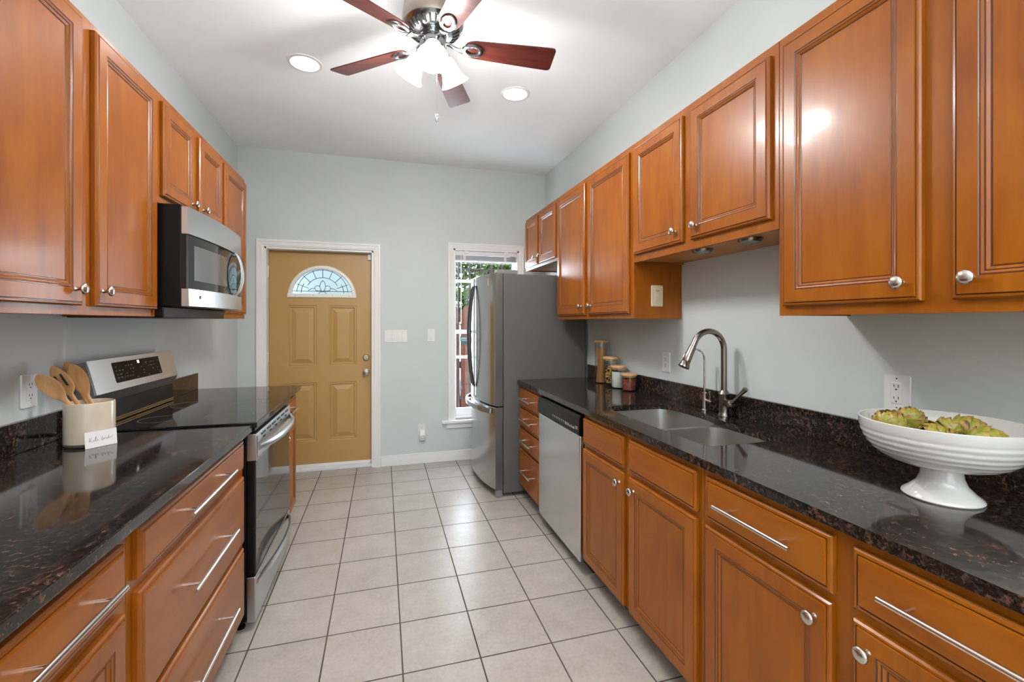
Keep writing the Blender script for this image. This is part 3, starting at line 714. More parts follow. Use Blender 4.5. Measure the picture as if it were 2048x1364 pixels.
# ------------------------------------------------------------------ refrigerator
fg = thing('refrigerator', 'stainless bottom-freezer refrigerator with grey sides and a bowed front', 'refrigerator', (1.25, 3.84, 0)); go = (1.25, 3.84, 0)
y0, y1 = 3.388, 4.298
MB().box(.903, 1.60, y0+.003, y1-.003, .028, 1.742).build('body', M_greyside, fg, go, bevel=.006)
def frx(y): u = (y-(y0+y1)/2)/((y1-y0)/2); return .834-.070*(1-abs(u)**2.2)
def fdoor(name, a, b, z0, z1, side0, side1):
    n = 14; L = []
    fr = [(frx(a+(b-a)*k/n), a+(b-a)*k/n) for k in range(n+1)]
    fr[0] = (fr[0][0]+(.004), a); fr[-1] = (fr[-1][0]+.004, b)
    pl = [(.897, a)] + fr + [(.897, b)]
    zz = [(z0, .004), (z0+.005, 0), (z1-.005, 0), (z1, .004)]
    m = MB().loft([[(x+(i if 0 < k < len(pl)-1 else 0), y, z) for k, (x, y) in enumerate(pl)] for z, i in zz])
    np_ = len(pl)
    for r_ in range(3):
        for k in (0, np_-2, np_-1): m.m[r_*np_+k] = 1
    return m.build(name, [M_steelf, M_darkst], fg, go, smooth=True, angle=32)
ym = 3.843
fdoor('left_door', ym+.003, y1, .712, 1.750, 0, 0); fd = fdoor('right_door', y0, ym-.003, .712, 1.750, 0, 0); fdoor('freezer_drawer', y0, y1, .062, .700, 0, 0)
for s_ in (-1, 1):   # bowed vertical handles
    yh = ym+s_*.035; n = 18; loops = []
    for k in range(n+1):
        t = -1+2*k/n; z = 1.245+.432*t; bow = (1-t*t); xx = frx(yh)-.004-.041*bow**.8; yy = yh+s_*.020*bow
        w_ = .015+.006*bow; th = .013
        loops.append([(xx-th*.5*c_-.004, yy+w_*q, z) for c_, q in ((1, -.7), (1.5, 0), (1, .7), (0, 1), (-1, .7), (-1.3, 0), (-1, -.7), (0, -1))])
    o = MB().loft(loops).build('door_handle', M_handle, fg, go, smooth=True)
n = 18; loops = []
for k in range(n+1):
    t = -1+2*k/n; yy = ym+.40*t; bow = 1-abs(t)**3; xx = frx(yy)-.006-.045*bow; z = .668+.004*bow
    loops.append([(xx+dx, yy, z+dz) for dx, dz in ((-.006, .019), (-.010, 0), (-.006, -.021), (.004, -.021), (.006, 0), (.004, .019))])
MB().loft(loops).build('freezer_handle', M_steelf, fg, go, smooth=True)
MB().box(.85, 1.02, y0+.01, y0+.085, 1.742, 1.776).box(.85, 1.02, y1-.085, y1-.01, 1.742, 1.776).build('hinge_cover', M_greypl, fg, go, bevel=.004)
MB().box(.842, .90, y0+.004, y0+.05, .001, .058).box(.842, .90, y1-.05, y1-.004, .001, .058).build('front_foot', M_greypl, fg, go, bevel=.008)
MB().box(.875, .905, y0+.05, y1-.05, .012, .06).build('toe_grille', M_black, fg, go)
MB().box(.870, .902, y0+.002, y0+.03, .701, .711).build('hinge', M_black, fg, go)
bx = frx(3.50)
m = MB().box(bx-.0015, bx+.003, 3.492, 3.508, 1.655, 1.712); bdg = m.build('badge', M_nickel, fd, go, bevel=.001)
text_mb('Kenmore', .0135, .0004, lambda a, b, t: (bx-.0022-t, 3.500+b*.8, 1.6835-a*1.0)).build('badge_text', M_slot, fd, go)

# ------------------------------------------------------------------ microwave
mw = thing('microwave_oven', 'stainless and black over-the-range microwave under the short left cabinet', 'microwave', (XL, 2.595, 1.383)); mo = (XL, 2.595, 1.383)
my0, my1 = 2.222, 2.966
MB().box(XL+.002, -.823, my0, my1, 1.432, 1.866).build('case', M_black, mw, mo, bevel=.003)
MB().box(XL+.002, -.885, my0-.003, my1, 1.384, 1.4315).build('vent_base', M_black, mw, mo, bevel=.004)
def mwx(y): u = (y-(my0+my1)/2)/((my1-my0)/2); return -.800+.024*(1-u*u)
def strip(z0, z1, off0, off1, a=my0, b=my1, n=14, back=-.822, bow=1):
    L = []
    for k in range(n+1):
        y = a+(b-a)*k/n; X = -.800+(mwx(y)+.800)*bow
        L.append([(back, y, z0), (X+off0, y, z0), (X+off1, y, z1), (back, y, z1)])
    return MB().loft(L)
strip(1.742, 1.858, .004, 0).build('top_trim', M_steel, mw, mo, smooth=True, angle=30)
strip(1.434, 1.508, .006, .004, bow=1.5).build('lower_trim', M_steel, mw, mo, smooth=True, angle=30)
dm = strip(1.510, 1.740, -.004, -.004).build('door', M_blackgl, mw, mo, smooth=True, angle=30)
m = MB(); L = []
for k in range(11):
    y = 2.285+.375*k/10; X = mwx(y)-.0035; L.append([(X-.003, y, 1.548), (X, y, 1.548), (X, y, 1.700), (X-.003, y, 1.700)])
m.loft(L).build('window', M_mwin, dm, mo, smooth=True, angle=30)
n = 16; loops = []
for k in range(n+1):
    t = -1+2*k/n; z = 1.625+.118*t; bow = (1-t*t); X = mwx(2.80)+.002+.034*bow**.7
    loops.append([(X+dx, 2.800+dy+.0*bow, z) for dx, dy in ((.009, -.010), (.012, 0), (.009, .012), (-.003, .014), (-.006, 0), (-.003, -.012))])
MB().loft(loops).build('handle', M_handle, dm, mo, smooth=True)
MB().box(-.802, mwx(2.8)+.006, 2.780, 2.822, 1.725, 1.742).box(-.802, mwx(2.8)+.006, 2.780, 2.822, 1.508, 1.525).build('handle_mount', M_greypl, dm, mo, bevel=.003)
MB().box(-.80, mwx(2.88)-.002, 2.838, 2.950, 1.515, 1.736).build('control_panel', M_blackgl, mw, mo, bevel=.002)
X = mwx(2.30)*1.0
tb = MB().box(-.79, -.7795, 2.300, 2.345, 1.468, 1.482).build('badge', M_slot, mw, mo, bevel=.0008)
tb.location.x = .0
text_mb('KENMORE', .0085, .0003, lambda a, b, t: (-.7789+t, 2.3225+a, 1.475+b)).build('badge_text', M_white, mw, mo)

# ------------------------------------------------------------------ range
rg = thing('kitchen_range', 'stainless freestanding electric range with black glass cooktop on the left', 'stove', (-.88, 2.605, 0)); ro = (-.88, 2.605, 0)
ry0, ry1 = 2.226, 2.984
MB().box(-1.19, -.580, ry0, ry1, .045, .884).build('body', M_black, rg, ro, bevel=.002)
for x in (-1.15, -.61):
    for y in (ry0+.04, ry1-.04): MB().lathe([(.018, 0), (.018, .01), (.008, .012), (.008, .046)], (x, y, .0), (0, 0, 1), 12).build('foot', M_black, rg, ro)
MB().box(-1.143, -.537, ry0, ry1, .896, .922).build('cooktop', M_blackgl, rg, ro, bevel=.004)
MB().box(-1.15, -.545, ry0+.004, ry1-.004, .884, .896).build('cooktop_trim', M_black, rg, ro)
for (x, y, r) in ((-.70, 2.42, .10), (-.70, 2.80, .085), (-.98, 2.42, .08), (-.98, 2.80, .10)):
    for q in (r,): MB().lathe([(q, 0), (q, .0004), (q-.0025, .0004), (q-.0025, 0)], (x, y, .9221), (0, 0, 1), 48, cap0=False, cap1=False).build('burner_ring', M_greypl, rg, ro)
# oven door: steel frame with a black glass, bowed handle
MB().box(-.579, -.548, ry0+.006, ry1-.006, .245, .748).build('oven_door', M_black, rg, ro, bevel=.002)
dg = MB().box(-.548, -.5425, ry0+.012, ry1-.012, .250, .748).build('oven_glass', M_ovenglass, rg, ro, bevel=.001)
tr_ = MB().loft([[(-.579, y, .750), (-.538, y, .750), (-.534, y, .765), (-.541, y, .868), (-.579, y, .872)] for y in (ry0+.004, ry1-.004)]).build('handle_trim', M_steel, rg, ro, bevel=.003)
m = MB()
for k in range(6): y = ry0+.09+k*.105; m.box(-.5410, -.5365, y, y+.07, .846, .854)
for k in range(5): y = ry0+.12+k*.12; m.box(-.5400, -.5345, y, y+.03, .828, .834)
m.build('vent_slot', M_slot, tr_, ro)
n = 20; loops = []
for k in range(n+1):
    t = -1+2*k/n; y = (ry0+ry1)/2+.355*t; bow = 1-abs(t)**2.6; X = -.532+.048*bow; hh = .014+.006*bow
    loops.append([(X+.010*math.cos(a), y, .806+hh*math.sin(a)) for a in [2*PI*j/12 for j in range(12)]])
MB().loft(loops).build('door_handle', M_steel, tr_, ro, smooth=True)
MB().box(-.5375, -.5345, ry0+.0045, ry0+.0055, .765, .86).build('end_slot', M_slot, tr_, ro)
dr = MB().box(-.579, -.543, ry0+.004, ry1-.004, .036, .236).build('storage_drawer', M_steel, rg, ro, bevel=.003)
n = 22; loops = []
for k in range(n+1):
    t = -1+2*k/n; y = (ry0+ry1)/2+.36*t; bow = (1-t*t); X = -.543+.050*bow; z = .208+.012*bow
    loops.append([(X+dx, y, z+dz*(.5+.5*bow)) for dx, dz in ((-.006, .024), (.004, .026), (.008, .01), (.008, -.012), (.002, -.022), (-.006, -.020))])
MB().loft(loops).build('drawer_handle', M_steel, dr, ro, smooth=True, angle=50)
# back guard
bgx = [(-1.180, 1.200), (-1.155, 1.207), (-1.121, 1.066), (-1.145, 1.020), (-1.185, 1.020)]
MB().loft([[(x, y, z) for x, z in bgx] for y in (ry0+.003, ry1-.001)]).build('backguard', M_steel, rg, ro, bevel=.0015)
MB().loft([[(x, y, z) for x, z in [(-1.188, 1.196), (-1.157, 1.2035), (-1.1235, 1.065), (-1.147, 1.022), (-1.188, 1.018)]] for y in (ry0-.004, ry0+.0025)]).build('end_cap', M_greypl, rg, ro, bevel=.001)
MB().box(-1.19, -1.146, ry0, ry1, .885, 1.019).build('riser', M_black, rg, ro, bevel=.002)
m = MB()
for z in (.930, .939): m.box(-1.146, -1.141, ry0+.002, ry1-.002, z-.0025, z+.0025)
m.build('riser_trim', M_chrome, rg, ro)
def bgp(y, s_, off):   # point on the sloped fascia, s_ 0 at the bottom .. 1 at the top
    x = -1.121+(-1.155+1.121)*s_; z = 1.066+.141*s_; return (x+off*.972, y, z+off*.234)
m = MB(); dsp = [((2.388+2.814)/2+a, .53+b/.145) for a, b in rrect(.426, .092, .006, 3)]
m.loft([[bgp(y, s_, .0002) for y, s_ in dsp], [bgp(y, s_, .0012) for y, s_ in dsp]])
ds = m.build('display', M_display, rg, ro)
text_mb('18', .021, .0002, lambda a, b, t: bgp(2.604+a, .76+b/.145, .0016+t)).build('clock_digits', M_led, ds, ro)
random.seed(11); m = MB()
for r_, s_ in enumerate((.85, .70, .58, .46, .36, .27)):
    y = 2.405
    while y < 2.80:
        w_ = random.uniform(.006, .016)
        if random.random() < .55 and not (2.56 < y < 2.64 and s_ > .65):
            P_ = [(y, s_-.012), (y+w_, s_-.012), (y+w_, s_+.012), (y, s_+.012)]
            m.loft([[bgp(a, b, .0013) for a, b in P_], [bgp(a, b, .0015) for a, b in P_]])
        y += w_+.014
m.build('touch_markings', M_greypl, ds, ro)

# ------------------------------------------------------------------ utensil crock, spoons, card
kx, ky = -1.047, 2.040
ck = MB().lathe([(.066, 0), (.0715, .004), (.0725, .012), (.0725, .012), (.0725, .148), (.0715, .155), (.068, .157), (.066, .152), (.066, .014), (0, .010)], (kx, ky, CZ+.0006), (0, 0, 1), 48, mis=[1, 1, 0, 0, 0, 0, 0, 0, 0]).build('utensil_crock', [M_crock, mat('dark_foot', (.10, .08, .06), .5)], None, (kx, ky, CZ+.0006), smooth=True, angle=50)
tag(ck, 'cream cylindrical ceramic crock holding wooden utensils on the left worktop', 'crock')
def utensil(head, base, width, length, label, kind, roll=0, name='wooden_spoon'):
    """flat-oval head on a handle that runs down into the crock"""
    H_ = Vector(head); B_ = Vector(base); ax = (H_-B_).normalized()
    side = ax.cross(Vector((-.25, -.95, .15))).normalized(); side = (Matrix.Rotation(roll, 3, ax) @ side); nrm = side.cross(ax).normalized()
    tot = (H_-B_).length; loops = []; n = 26; seg = 16
    for k in range(n+1):
        s_ = k/n*tot; q = (s_-(tot-length))/length
        if q < 0:
            wd = .0062+.0022*max(0, 1+q*1.5); th = .0045; cup = 0
        else:
            prof = math.sin(PI*min(1, q**(1.15 if kind == 'spoon' else .75)*.93+.045))**.62
            wd = max(.0075*(1-q), width*prof) ; wd = max(wd, .008*(1-q)+.004); th = .0032; cup = .007*math.sin(PI*q) if kind == 'spoon' else .002
            if q > .985: wd *= .75
        c = B_+ax*s_-nrm*cup
        loops.append([c+side*wd*math.cos(2*PI*j/seg)+nrm*(th*math.sin(2*PI*j/seg)+cup*.8*math.cos(2*PI*j/seg)**2) for j in range(seg)])
    m = MB().loft(loops)
    if kind == 'slotted':
        for off in (-.010, .010):
            c = B_+ax*(tot-length*.52)+side*off
            m.loft([[c+ax*a+side*b+nrm*t for a, b in rrect(length*.42, .0055, .0027, 3)] for t in (-.0052, .0052)], 1)
    o = m.build(name, [M_beech, M_slot], None, tuple(base), smooth=True, angle=60)
    return tag(o, label, 'utensil', 'wooden utensils in the crock')
utensil((-1.154, 1.955, 1.182), (-.996, 2.040, .932), .029, .115, 'wooden spoon leaning farthest left out of the crock toward the outlet', 'spoon', .25)
utensil((-1.158, 2.034, 1.204), (-1.020, 2.052, .932), .030, .115, 'slotted wooden turner with two slits in the crock', 'slotted', .1, 'slotted_turner')
utensil((-1.150, 2.092, 1.214), (-1.020, 2.080, .932), .028, .11, 'wooden utensil at the back of the crock, mostly hidden by the others', 'spoon', -.1)
utensil((-1.105, 2.040, 1.210), (-.999, 2.062, .932), .033, .125, 'wooden spoon standing farthest right in the crock, in front of the stove panel', 'spoon', 0)
# place card leaning on the crock
cA, cB = Vector((-1.012, 1.945, CZ+.0008)), Vector((-.952, 2.018, CZ+.0008))
al = (cB-cA).normalized(); nr = Vector((al.y, -al.x, 0)); upv = (Vector((0, 0, 1))-nr*.10).normalized()
m = MB(); m.loft([[cA+al*a+upv*b-nr*t for a, b in ((0, 0), (.0945, 0), (.0945, .058), (0, .058))] for t in (0, .0008)])
m.loft([[cA+al*a+upv*b-nr*t for a, b in ((0, .0572), (.0945, .0572), (.0945, .058), (0, .058))] for t in (0, .006)])
cd_ = m.build('place_card', M_card, None, tuple(cA))
tag(cd_, 'small white folded card with handwriting leaning against the crock', 'card')
def cp_(a, b): return cA+al*a+upv*b+nr*.0006
strokes = [[(12, 22), (13, 30), (14, 37)], [(20, 36), (15, 29), (14, 28), (19, 23), (22, 22)], [(22, 24), (25, 28), (27, 26), (24, 23), (28, 24), (31, 30), (33, 40), (31, 40), (30, 28), (31, 22), (34, 24)], [(29, 31), (36, 33)], [(34, 24), (37, 28), (38, 25), (36, 23), (40, 25)],
           [(47, 24), (50, 36), (53, 26), (48, 22), (55, 26), (57, 30), (57, 25), (60, 30), (62, 26), (64, 25), (66, 30), (64, 24), (68, 26), (70, 38), (69, 26), (72, 25), (74, 31), (76, 25), (78, 28), (82, 34)]]
m = MB()
for st in strokes: m.tube([cp_(a*.001, b*.001) for a, b in st], .00035, 5)
m.build('handwriting', M_ink, cd_, tuple(cA)).location = (0, 0, 0)

# ------------------------------------------------------------------ storage jars
def jar(y, h, label):
    x = 1.553; o_ = (x, y, CZ+.0006); t = thing('storage_jar', label, 'jar', o_, 'glass jars with bamboo lids'); r = .048
    hl = .016
    m = MB().lathe([(r-.006, 0), (r-.001, .003), (r, .008), (r, h-hl-.014), (r-.001, h-hl-.008), (r-.001, h-hl), (r-.003, h-hl), (r-.003, h-hl-.009), (r-.0025, .010), (r-.008, .005), (0, .005)], (x, y, CZ+.0006), (0, 0, 1), 36)
    m.build('glass_body', M_jar, t, o_, smooth=True, angle=50)
    MB().lathe([(r-.004, -.010), (r-.004, 0), (r+.004, 0), (r+.005, .002), (r+.005, hl-.003), (r+.003, hl), (0, hl)], (x, y, CZ+.0008+h-hl), (0, 0, 1), 36).build('lid', M_lid, t, o_, smooth=True, angle=40)
    return x, y
jar(3.017, .318, 'tallest glass jar with a bamboo lid, filled with spaghetti'); jar(2.878, .205, 'second tallest glass jar with a bamboo lid, holding pasta twists')
jar(2.768, .153, 'glass jar with a bamboo lid, filled with white rice'); jar(2.628, .116, 'shortest glass jar with a bamboo lid, filled with red beans')
M_spag = mat('spaghetti', (.50, .22, .07), .5); M_pasta = mat('pasta', (.66, .38, .07), .5); M_rice = stretched('rice', (.55, .52, .50), (.85, .82, .80), (1, 1, 1), .7, 260)
random.seed(5); m = MB()
for k in range(150):
    a = random.uniform(0, 2*PI); r = .040*math.sqrt(random.random()); a2 = a+random.uniform(.5, .9); r2 = r*random.uniform(.8, 1)
    rm = r*.72
    m.tube([(1.553+r*math.cos(a), 3.017+r*math.sin(a), .923), (1.553+rm*math.cos((a+a2)/2), 3.017+rm*math.sin((a+a2)/2), 1.04), (1.553+r2*math.cos(a2), 3.017+r2*math.sin(a2), 1.172+random.uniform(-.006, .004))], .0013, 5)
tag(m.build('spaghetti', M_spag, None, (1.553, 3.017, .922)), 'bundle of dry spaghetti standing in the tallest jar', 'pasta', kind='stuff')
def twist(c, d, L, r):
    d = Vector(d).normalized(); u = d.orthogonal().normalized(); v = d.cross(u); c = Vector(c); m = MB()
    for ph in (0, PI):
        m.tube([c+d*(L*(k/12-.5))+(u*math.cos(ph+k*.95)+v*math.sin(ph+k*.95))*r*.55 for k in range(13)], r*.42, 6)
    return m
random.seed(9); pc = []
for k in range(900):
    a = random.uniform(0, 2*PI); r = .034*math.sqrt(random.random()); z = random.uniform(.932, 1.052); c = Vector((1.553+r*math.cos(a), 2.878+r*math.sin(a), z))
    if all((c-q).length > .0152 for q in pc): pc.append(c)
    if len(pc) > 46: break
proto = None
for i, c in enumerate(pc):
    if proto is None:
        proto = twist((0, 0, 0), (1, 0, 0), .022, .0052).build('pasta_twist', M_pasta, None, (0, 0, 0), smooth=True); o = proto
        tag(o, 'dry golden pasta twist in the second tallest jar', 'pasta', 'pasta twists in the jar')
    else: o = proto.copy(); COL.objects.link(o)
    rad = Vector((c.x-1.553, c.y-2.878, 0)); tang = Vector((-rad.y, rad.x, random.uniform(-.02, .02))) if rad.length > .02 else Vector((1, random.uniform(-1, 1), random.uniform(-.6, .6)))
    o.location = c; o.rotation_euler = tang.to_track_quat('X', 'Z').to_euler()
m = MB().lathe([(0, 0), (.040, 0), (.0445, .006), (.0445, .098), (.043, .102), (.02, .104), (0, .103)], (1.553, 2.768, CZ+.0062), (0, 0, 1), 32)
tag(m.build('rice', M_rice, None, (1.553, 2.768, CZ+.006), smooth=True), 'white rice filling the second shortest jar', 'rice', kind='stuff')
M_bean = stretched('beans', (.16, .022, .012), (.36, .07, .04), (1, 1, 1), .4, 90)
random.seed(2); m = MB()
for k in range(420):
    a = random.uniform(0, 2*PI); r = .0395*(random.random()**.22 if k < 330 else math.sqrt(random.random())); z = random.uniform(.925, .987) if k < 330 else .988+random.uniform(-.003, .003)
    c = Vector((1.553+r*math.cos(a), 2.628+r*math.sin(a), z)); q = Matrix.Rotation(random.uniform(0, 6), 3, 'Z')@Matrix.Rotation(random.uniform(-1.4, 1.4), 3, 'Y')
    L = []
    for j in range(5):
        th = PI*j/4; L.append([c+q@Vector((-.0055*math.cos(th), .0033*max(math.sin(th), .02)*math.cos(b), .0033*max(math.sin(th), .02)*math.sin(b))) for b in [2*PI*i/6 for i in range(6)]])
    m.loft(L)
m.lathe([(0, 0), (.038, 0), (.038, .066), (0, .066)], (1.553, 2.628, CZ+.008), (0, 0, 1), 20)
tag(m.build('red_beans', M_bean, None, (1.553, 2.628, CZ+.006), smooth=True), 'small red beans filling the shortest jar', 'beans', kind='stuff')

# ------------------------------------------------------------------ footed bowl with artichokes
bx_, by_ = 1.388, .812
prof = [(.079, 0), (.081, .003), (.079, .008), (.066, .018), (.050, .036), (.043, .055), (.041, .078), (.044, .080)]
prof += [(.062, .083)]
for k in range(15):
    q = k/14; r = .062+(.172-.062)*math.sin(q*PI/2*.98)**.86; z = .083+.108*(1-math.cos(q*PI/2*1.0))**.92
    prof.append((r+.0016*math.sin(k*PI*.98+.3)*(1 if k < 12 else 0), z))
prof = [p for i, p in enumerate(prof) if i < 9] + [(.062+.110*math.sin(q*PI/2)**.9 + .0009*math.cos(q*2*PI*10), .084+.108*(1-math.cos(q*PI/2))) for q in [k/52 for k in range(1, 47)]] + [(.172, .190), (.1725, .195), (.171, .1965), (.168, .195)]
prof += [(.168-.118*(1-math.cos(q*PI/2)), .195-.102*math.sin(q*PI/2)) for q in [k/12 for k in range(1, 13)]] + [(0, .092)]
fb = MB().lathe(prof, (bx_, by_, CZ+.0006), (0, 0, 1), 64).build('footed_bowl', M_ceramic, None, (bx_, by_, CZ), smooth=True, angle=50)
tag(fb, 'white ribbed ceramic pedestal bowl holding artichokes on the right worktop', 'bowl')
def artimat():
    a = N('artichoke_bract'); at = a.n('ShaderNodeAttribute'); at.attribute_name = 'tone'
    v = objcoord(a, (1, 1, 1)); n1 = noise(a, v, 40, 3)
    m1 = a.n('ShaderNodeMath', operation='MULTIPLY_ADD'); a.l(n1, m1.inputs[0]); m1.inputs[1].default_value = .5; a.l(at.outputs['Fac'], m1.inputs[2])
    c = ramp(a, m1.outputs[0], [(.15, (.26, .25, .03)), (.45, (.21, .215, .018)), (.62, (.34, .25, .055)), (.85, (.30, .15, .04)), (1.0, (.10, .035, .015))])
    a.l(c, a.b.inputs['Base Color']); a.set(Roughness=.4); bump(a, n1, .2, .002); return a.m
M_art = artimat()
def artichoke(c, ax, R, seed, label):
    rnd = random.Random(seed); ax = Vector(ax).normalized(); q = Vector((0, 0, 1)).rotation_difference(ax); c = Vector(c)
    m = MB(); tone = []
    m.sphere((0, 0, -.05*R), R*.74, 14, 9); tone += [.1]*len(m.v)
    rows = 6
    for r in range(rows):
        f = r/(rows-1); n = (6, 6, 6, 5, 5, 4)[r]
        lat = -1.05+1.75*f
        for j in range(n):
            az = 2*PI*((j+.5*(r % 2))/n)+rnd.uniform(-.12, .12); L = R*(1.25-.30*f)*rnd.uniform(.92, 1.08); W = R*(.56-.16*f)
            K = 8; open_ = rnd.uniform(.02, .16)*(1.2-f*.6); br = .28 if rnd.random() < .15 else 0; loops = []
            tipw = rnd.uniform(.85, 1.1)
            for k in range(K+1):
                t = k/K; la = min(lat+t*L/R*.95, 1.42)
                rr_ = R*(.80+.13*(1-f)+.04*t+open_*t**2.5)
                wd = W*(math.sin(PI*(.20+.70*t*tipw*.98))**.75 if t < .97 else .12); wd = max(wd, .002)
                ca_ = math.cos(la); row = []
                ctr = Vector((rr_*ca_*math.cos(az), rr_*ca_*math.sin(az), rr_*math.sin(la)*1.10))
                tg = Vector((-math.sin(az), math.cos(az), 0)); nr_ = Vector((ca_*math.cos(az), ca_*math.sin(az), math.sin(la)))
                for s_ in (-1, -.6, -.2, .2, .6, 1): row.append(ctr+tg*s_*wd-nr_*(s_*s_)*wd*.42)
                loops.append(row+[p-nr_*.035*R for p in row[::-1]]); tone += [max(0, (t-.66)*1.9)+rnd.uniform(0, .05)+br*t]*12
            m.loft(loops)
    k0 = len(m.v); m.lathe([(R*.30, 0), (R*.24, R*.25), (R*.22, R*.5), (0, R*.51)], (0, 0, -R*.70), (0, 0, -1), 10); tone += [.15]*(len(m.v)-k0)
    m.v = [tuple(c+q@Vector(p)) for p in m.v]
    o = m.build('artichoke', M_art, None, tuple(c), smooth=True, recalc=False, angle=60)
    at = o.data.attributes.new('tone', 'FLOAT', 'POINT'); at.data.foreach_set('value', tone)
    tag(o, label, 'artichoke', 'artichokes in the footed bowl')
zb = CZ+.150
artichoke((1.322, .893, zb+.022), (-.35, .1, .9), .042, 1, 'upright round artichoke at the far left end of the bowl')
artichoke((1.412, .900, zb+.030), (-.1, .1, .95), .036, 2, 'artichoke standing behind the others with its tip up, near the outlet')
artichoke((1.352, .806, zb+.010), (-.75, .2, .45), .039, 3, 'artichoke in the middle of the bowl pointing left')
artichoke((1.405, .728, zb+.012), (.6, -.5, .45), .038, 4, 'artichoke lying at the front of the bowl, tip toward the camera')
artichoke((1.468, .800, zb+.018), (.6, -.6, .35), .040, 5, 'browned artichoke on its side at the right end of the bowl')
artichoke((1.410, .812, zb+.024), (.3, -.2, .8), .030, 6, 'smallest artichoke, in the centre of the bowl')

# ------------------------------------------------------------------ outlets and switches
def fixture(name, label, cat, c, wd, hh, face, kind, group=None, M_=None, plateonly=False):
    """face: unit normal axis as ('x', +-1) or ('y', -1); c is the centre on the wall plane"""
    M_ = M_ or M_white
    ax, d = face
    if ax == 'x': f = lambda a, b, t: (c[0]+d*t, c[1]+a, c[2]+b)
    else: f = lambda a, b, t: (c[0]+a, c[1]+d*t, c[2]+b)
    t = thing(name, label, cat, c, group)
    out = rrect(wd, hh, .006, 3)
    m = MB().loft([[f(a, b, .0008) for a, b in out], [f(a, b, .003) for a, b in out], [f(a*.955, b*.97, .0062) for a, b in out]])
    m.build('cover_plate', M_, t, c)
    def blk(name, a0, a1, b0, b1, t0, t1, mt, par=t, bev=.0012):
        m = MB(); m.loft([[f(a, b, q) for a, b in ((a0, b0), (a1, b0), (a1, b1), (a0, b1))] for q in (t0, t1)])
        return m.build(name, mt, par, c, bevel=bev)
    if kind in ('outlet', 'decora'):
        rs = [(-.0195), .0195]
        if kind == 'decora': rc = blk('receptacle', -.0165, .0165, -.034, .034, .006, .0085, M_)
        m = MB()
        for r in rs:
            if kind == 'outlet':
                o_ = [(a, b+r) for a, b in rrect(.033, .028, .010, 4)]
                mm = MB().loft([[f(a, b, .006) for a, b in o_], [f(a, b, .0082) for a, b in o_]]); rc = mm.build('receptacle', M_, t, c)
            mm = MB()
            for a0, w2, h2 in ((-.0065, .0020, .009), (.0065, .0020, .0075)):
                mm.loft([[f(a0+a, r+.004+b, q) for a, b in ((-w2/2, -h2/2), (w2/2, -h2/2), (w2/2, h2/2), (-w2/2, h2/2))] for q in (.0078, .0090)])
            g_ = [(0+.0026*math.cos(a), r-.0072+.0026*math.sin(a)) for a in [2*PI*k/10 for k in range(10)]]
            mm.loft([[f(a, b, q) for a, b in g_] for q in (.0078, .0090)])
            mm.build('slot', M_slot, rc, c)
        if kind == 'decora':
            blk('test_button', -.009, -.001, .001, .006, .0085, .0096, M_slot if False else M_, rc, .0005); blk('reset_button', -.009, -.001, -.006, -.001, .0085, .0096, M_, rc, .0005)
    if kind.startswith('switch'):
        n = int(kind[-1])
        for k in range(n):
            a = (k-(n-1)/2)*.046
            s_ = blk('switch', a-.0165, a+.0165, -.033, .033, .006, .0078, M_)
            blk('rocker', a-.013, a+.013, -.030, .030, .0078, .0105 if k % 2 else .0092, M_, s_)
            blk('rocker_edge', a-.013, a+.013, -.030, -.004, .0092, .0118, M_, s_) if k < 2 else None
    if kind == 'dimmer':
        s_ = blk('switch', -.0165, .0165, -.033, .033, .006, .0078, M_)
        for k, (b0, b1) in enumerate(((.018, .026), (-.004, .014), (-.022, -.010))): blk('dimmer_button', -.010, .010, b0, b1, .0078, .0100, M_, s_)
        blk('indicator', -.010, .010, .0275, .030, .0078, .0084, M_slot, s_, 0)
    m = MB(); ys = (.048, -.048)
    for k in range(int(kind[-1]) if kind.startswith('switch') else 1):
        a = (k-((int(kind[-1]) if kind.startswith('switch') else 1)-1)/2)*.046
        for b in ys:
            m.loft([[f(a+.0028*math.cos(q), b+.0028*math.sin(q), tt) for q in [2*PI*j/10 for j in range(10)]] for tt in (.0055, .0070)])
    m.build('screw', M_nickel if M_ is M_white else M_, t, c)
    return t
fixture('wall_outlet', 'white duplex outlet on the left wall beside the utensil crock', 'outlet', (XL, 2.022, 1.120), .076, .120, ('x', 1), 'decora')
fixture('wall_outlet', 'white duplex outlet on the right wall between the jars and the faucet', 'outlet', (XR, 2.332, 1.126), .076, .118, ('x', -1), 'decora')
fixture('wall_outlet', 'white ground-fault outlet on the right wall behind the footed bowl', 'outlet', (XR, 1.074, 1.132), .080, .120, ('x', -1), 'decora')
fixture('wall_outlet', 'white outlet low on the far wall with a freshener plugged in', 'outlet', (.361, YB, .330), .074, .118, ('y', -1), 'outlet')
fixture('light_switch', 'white four-gang switch plate beside the ochre door', 'switch', (.118, YB, 1.232), .214, .118, ('y', -1), 'switch4')
fixture('light_switch', 'white single rocker switch between the four-gang plate and the window', 'switch', (.450, YB, 1.237), .072, .120, ('y', -1), 'switch1')
fixture('dimmer_switch', 'almond dimmer switch on the dark side panel of a wall cabinet', 'switch', (1.466, 2.188, 1.511), .074, .118, ('y', -1), 'dimmer', None, M_beige)
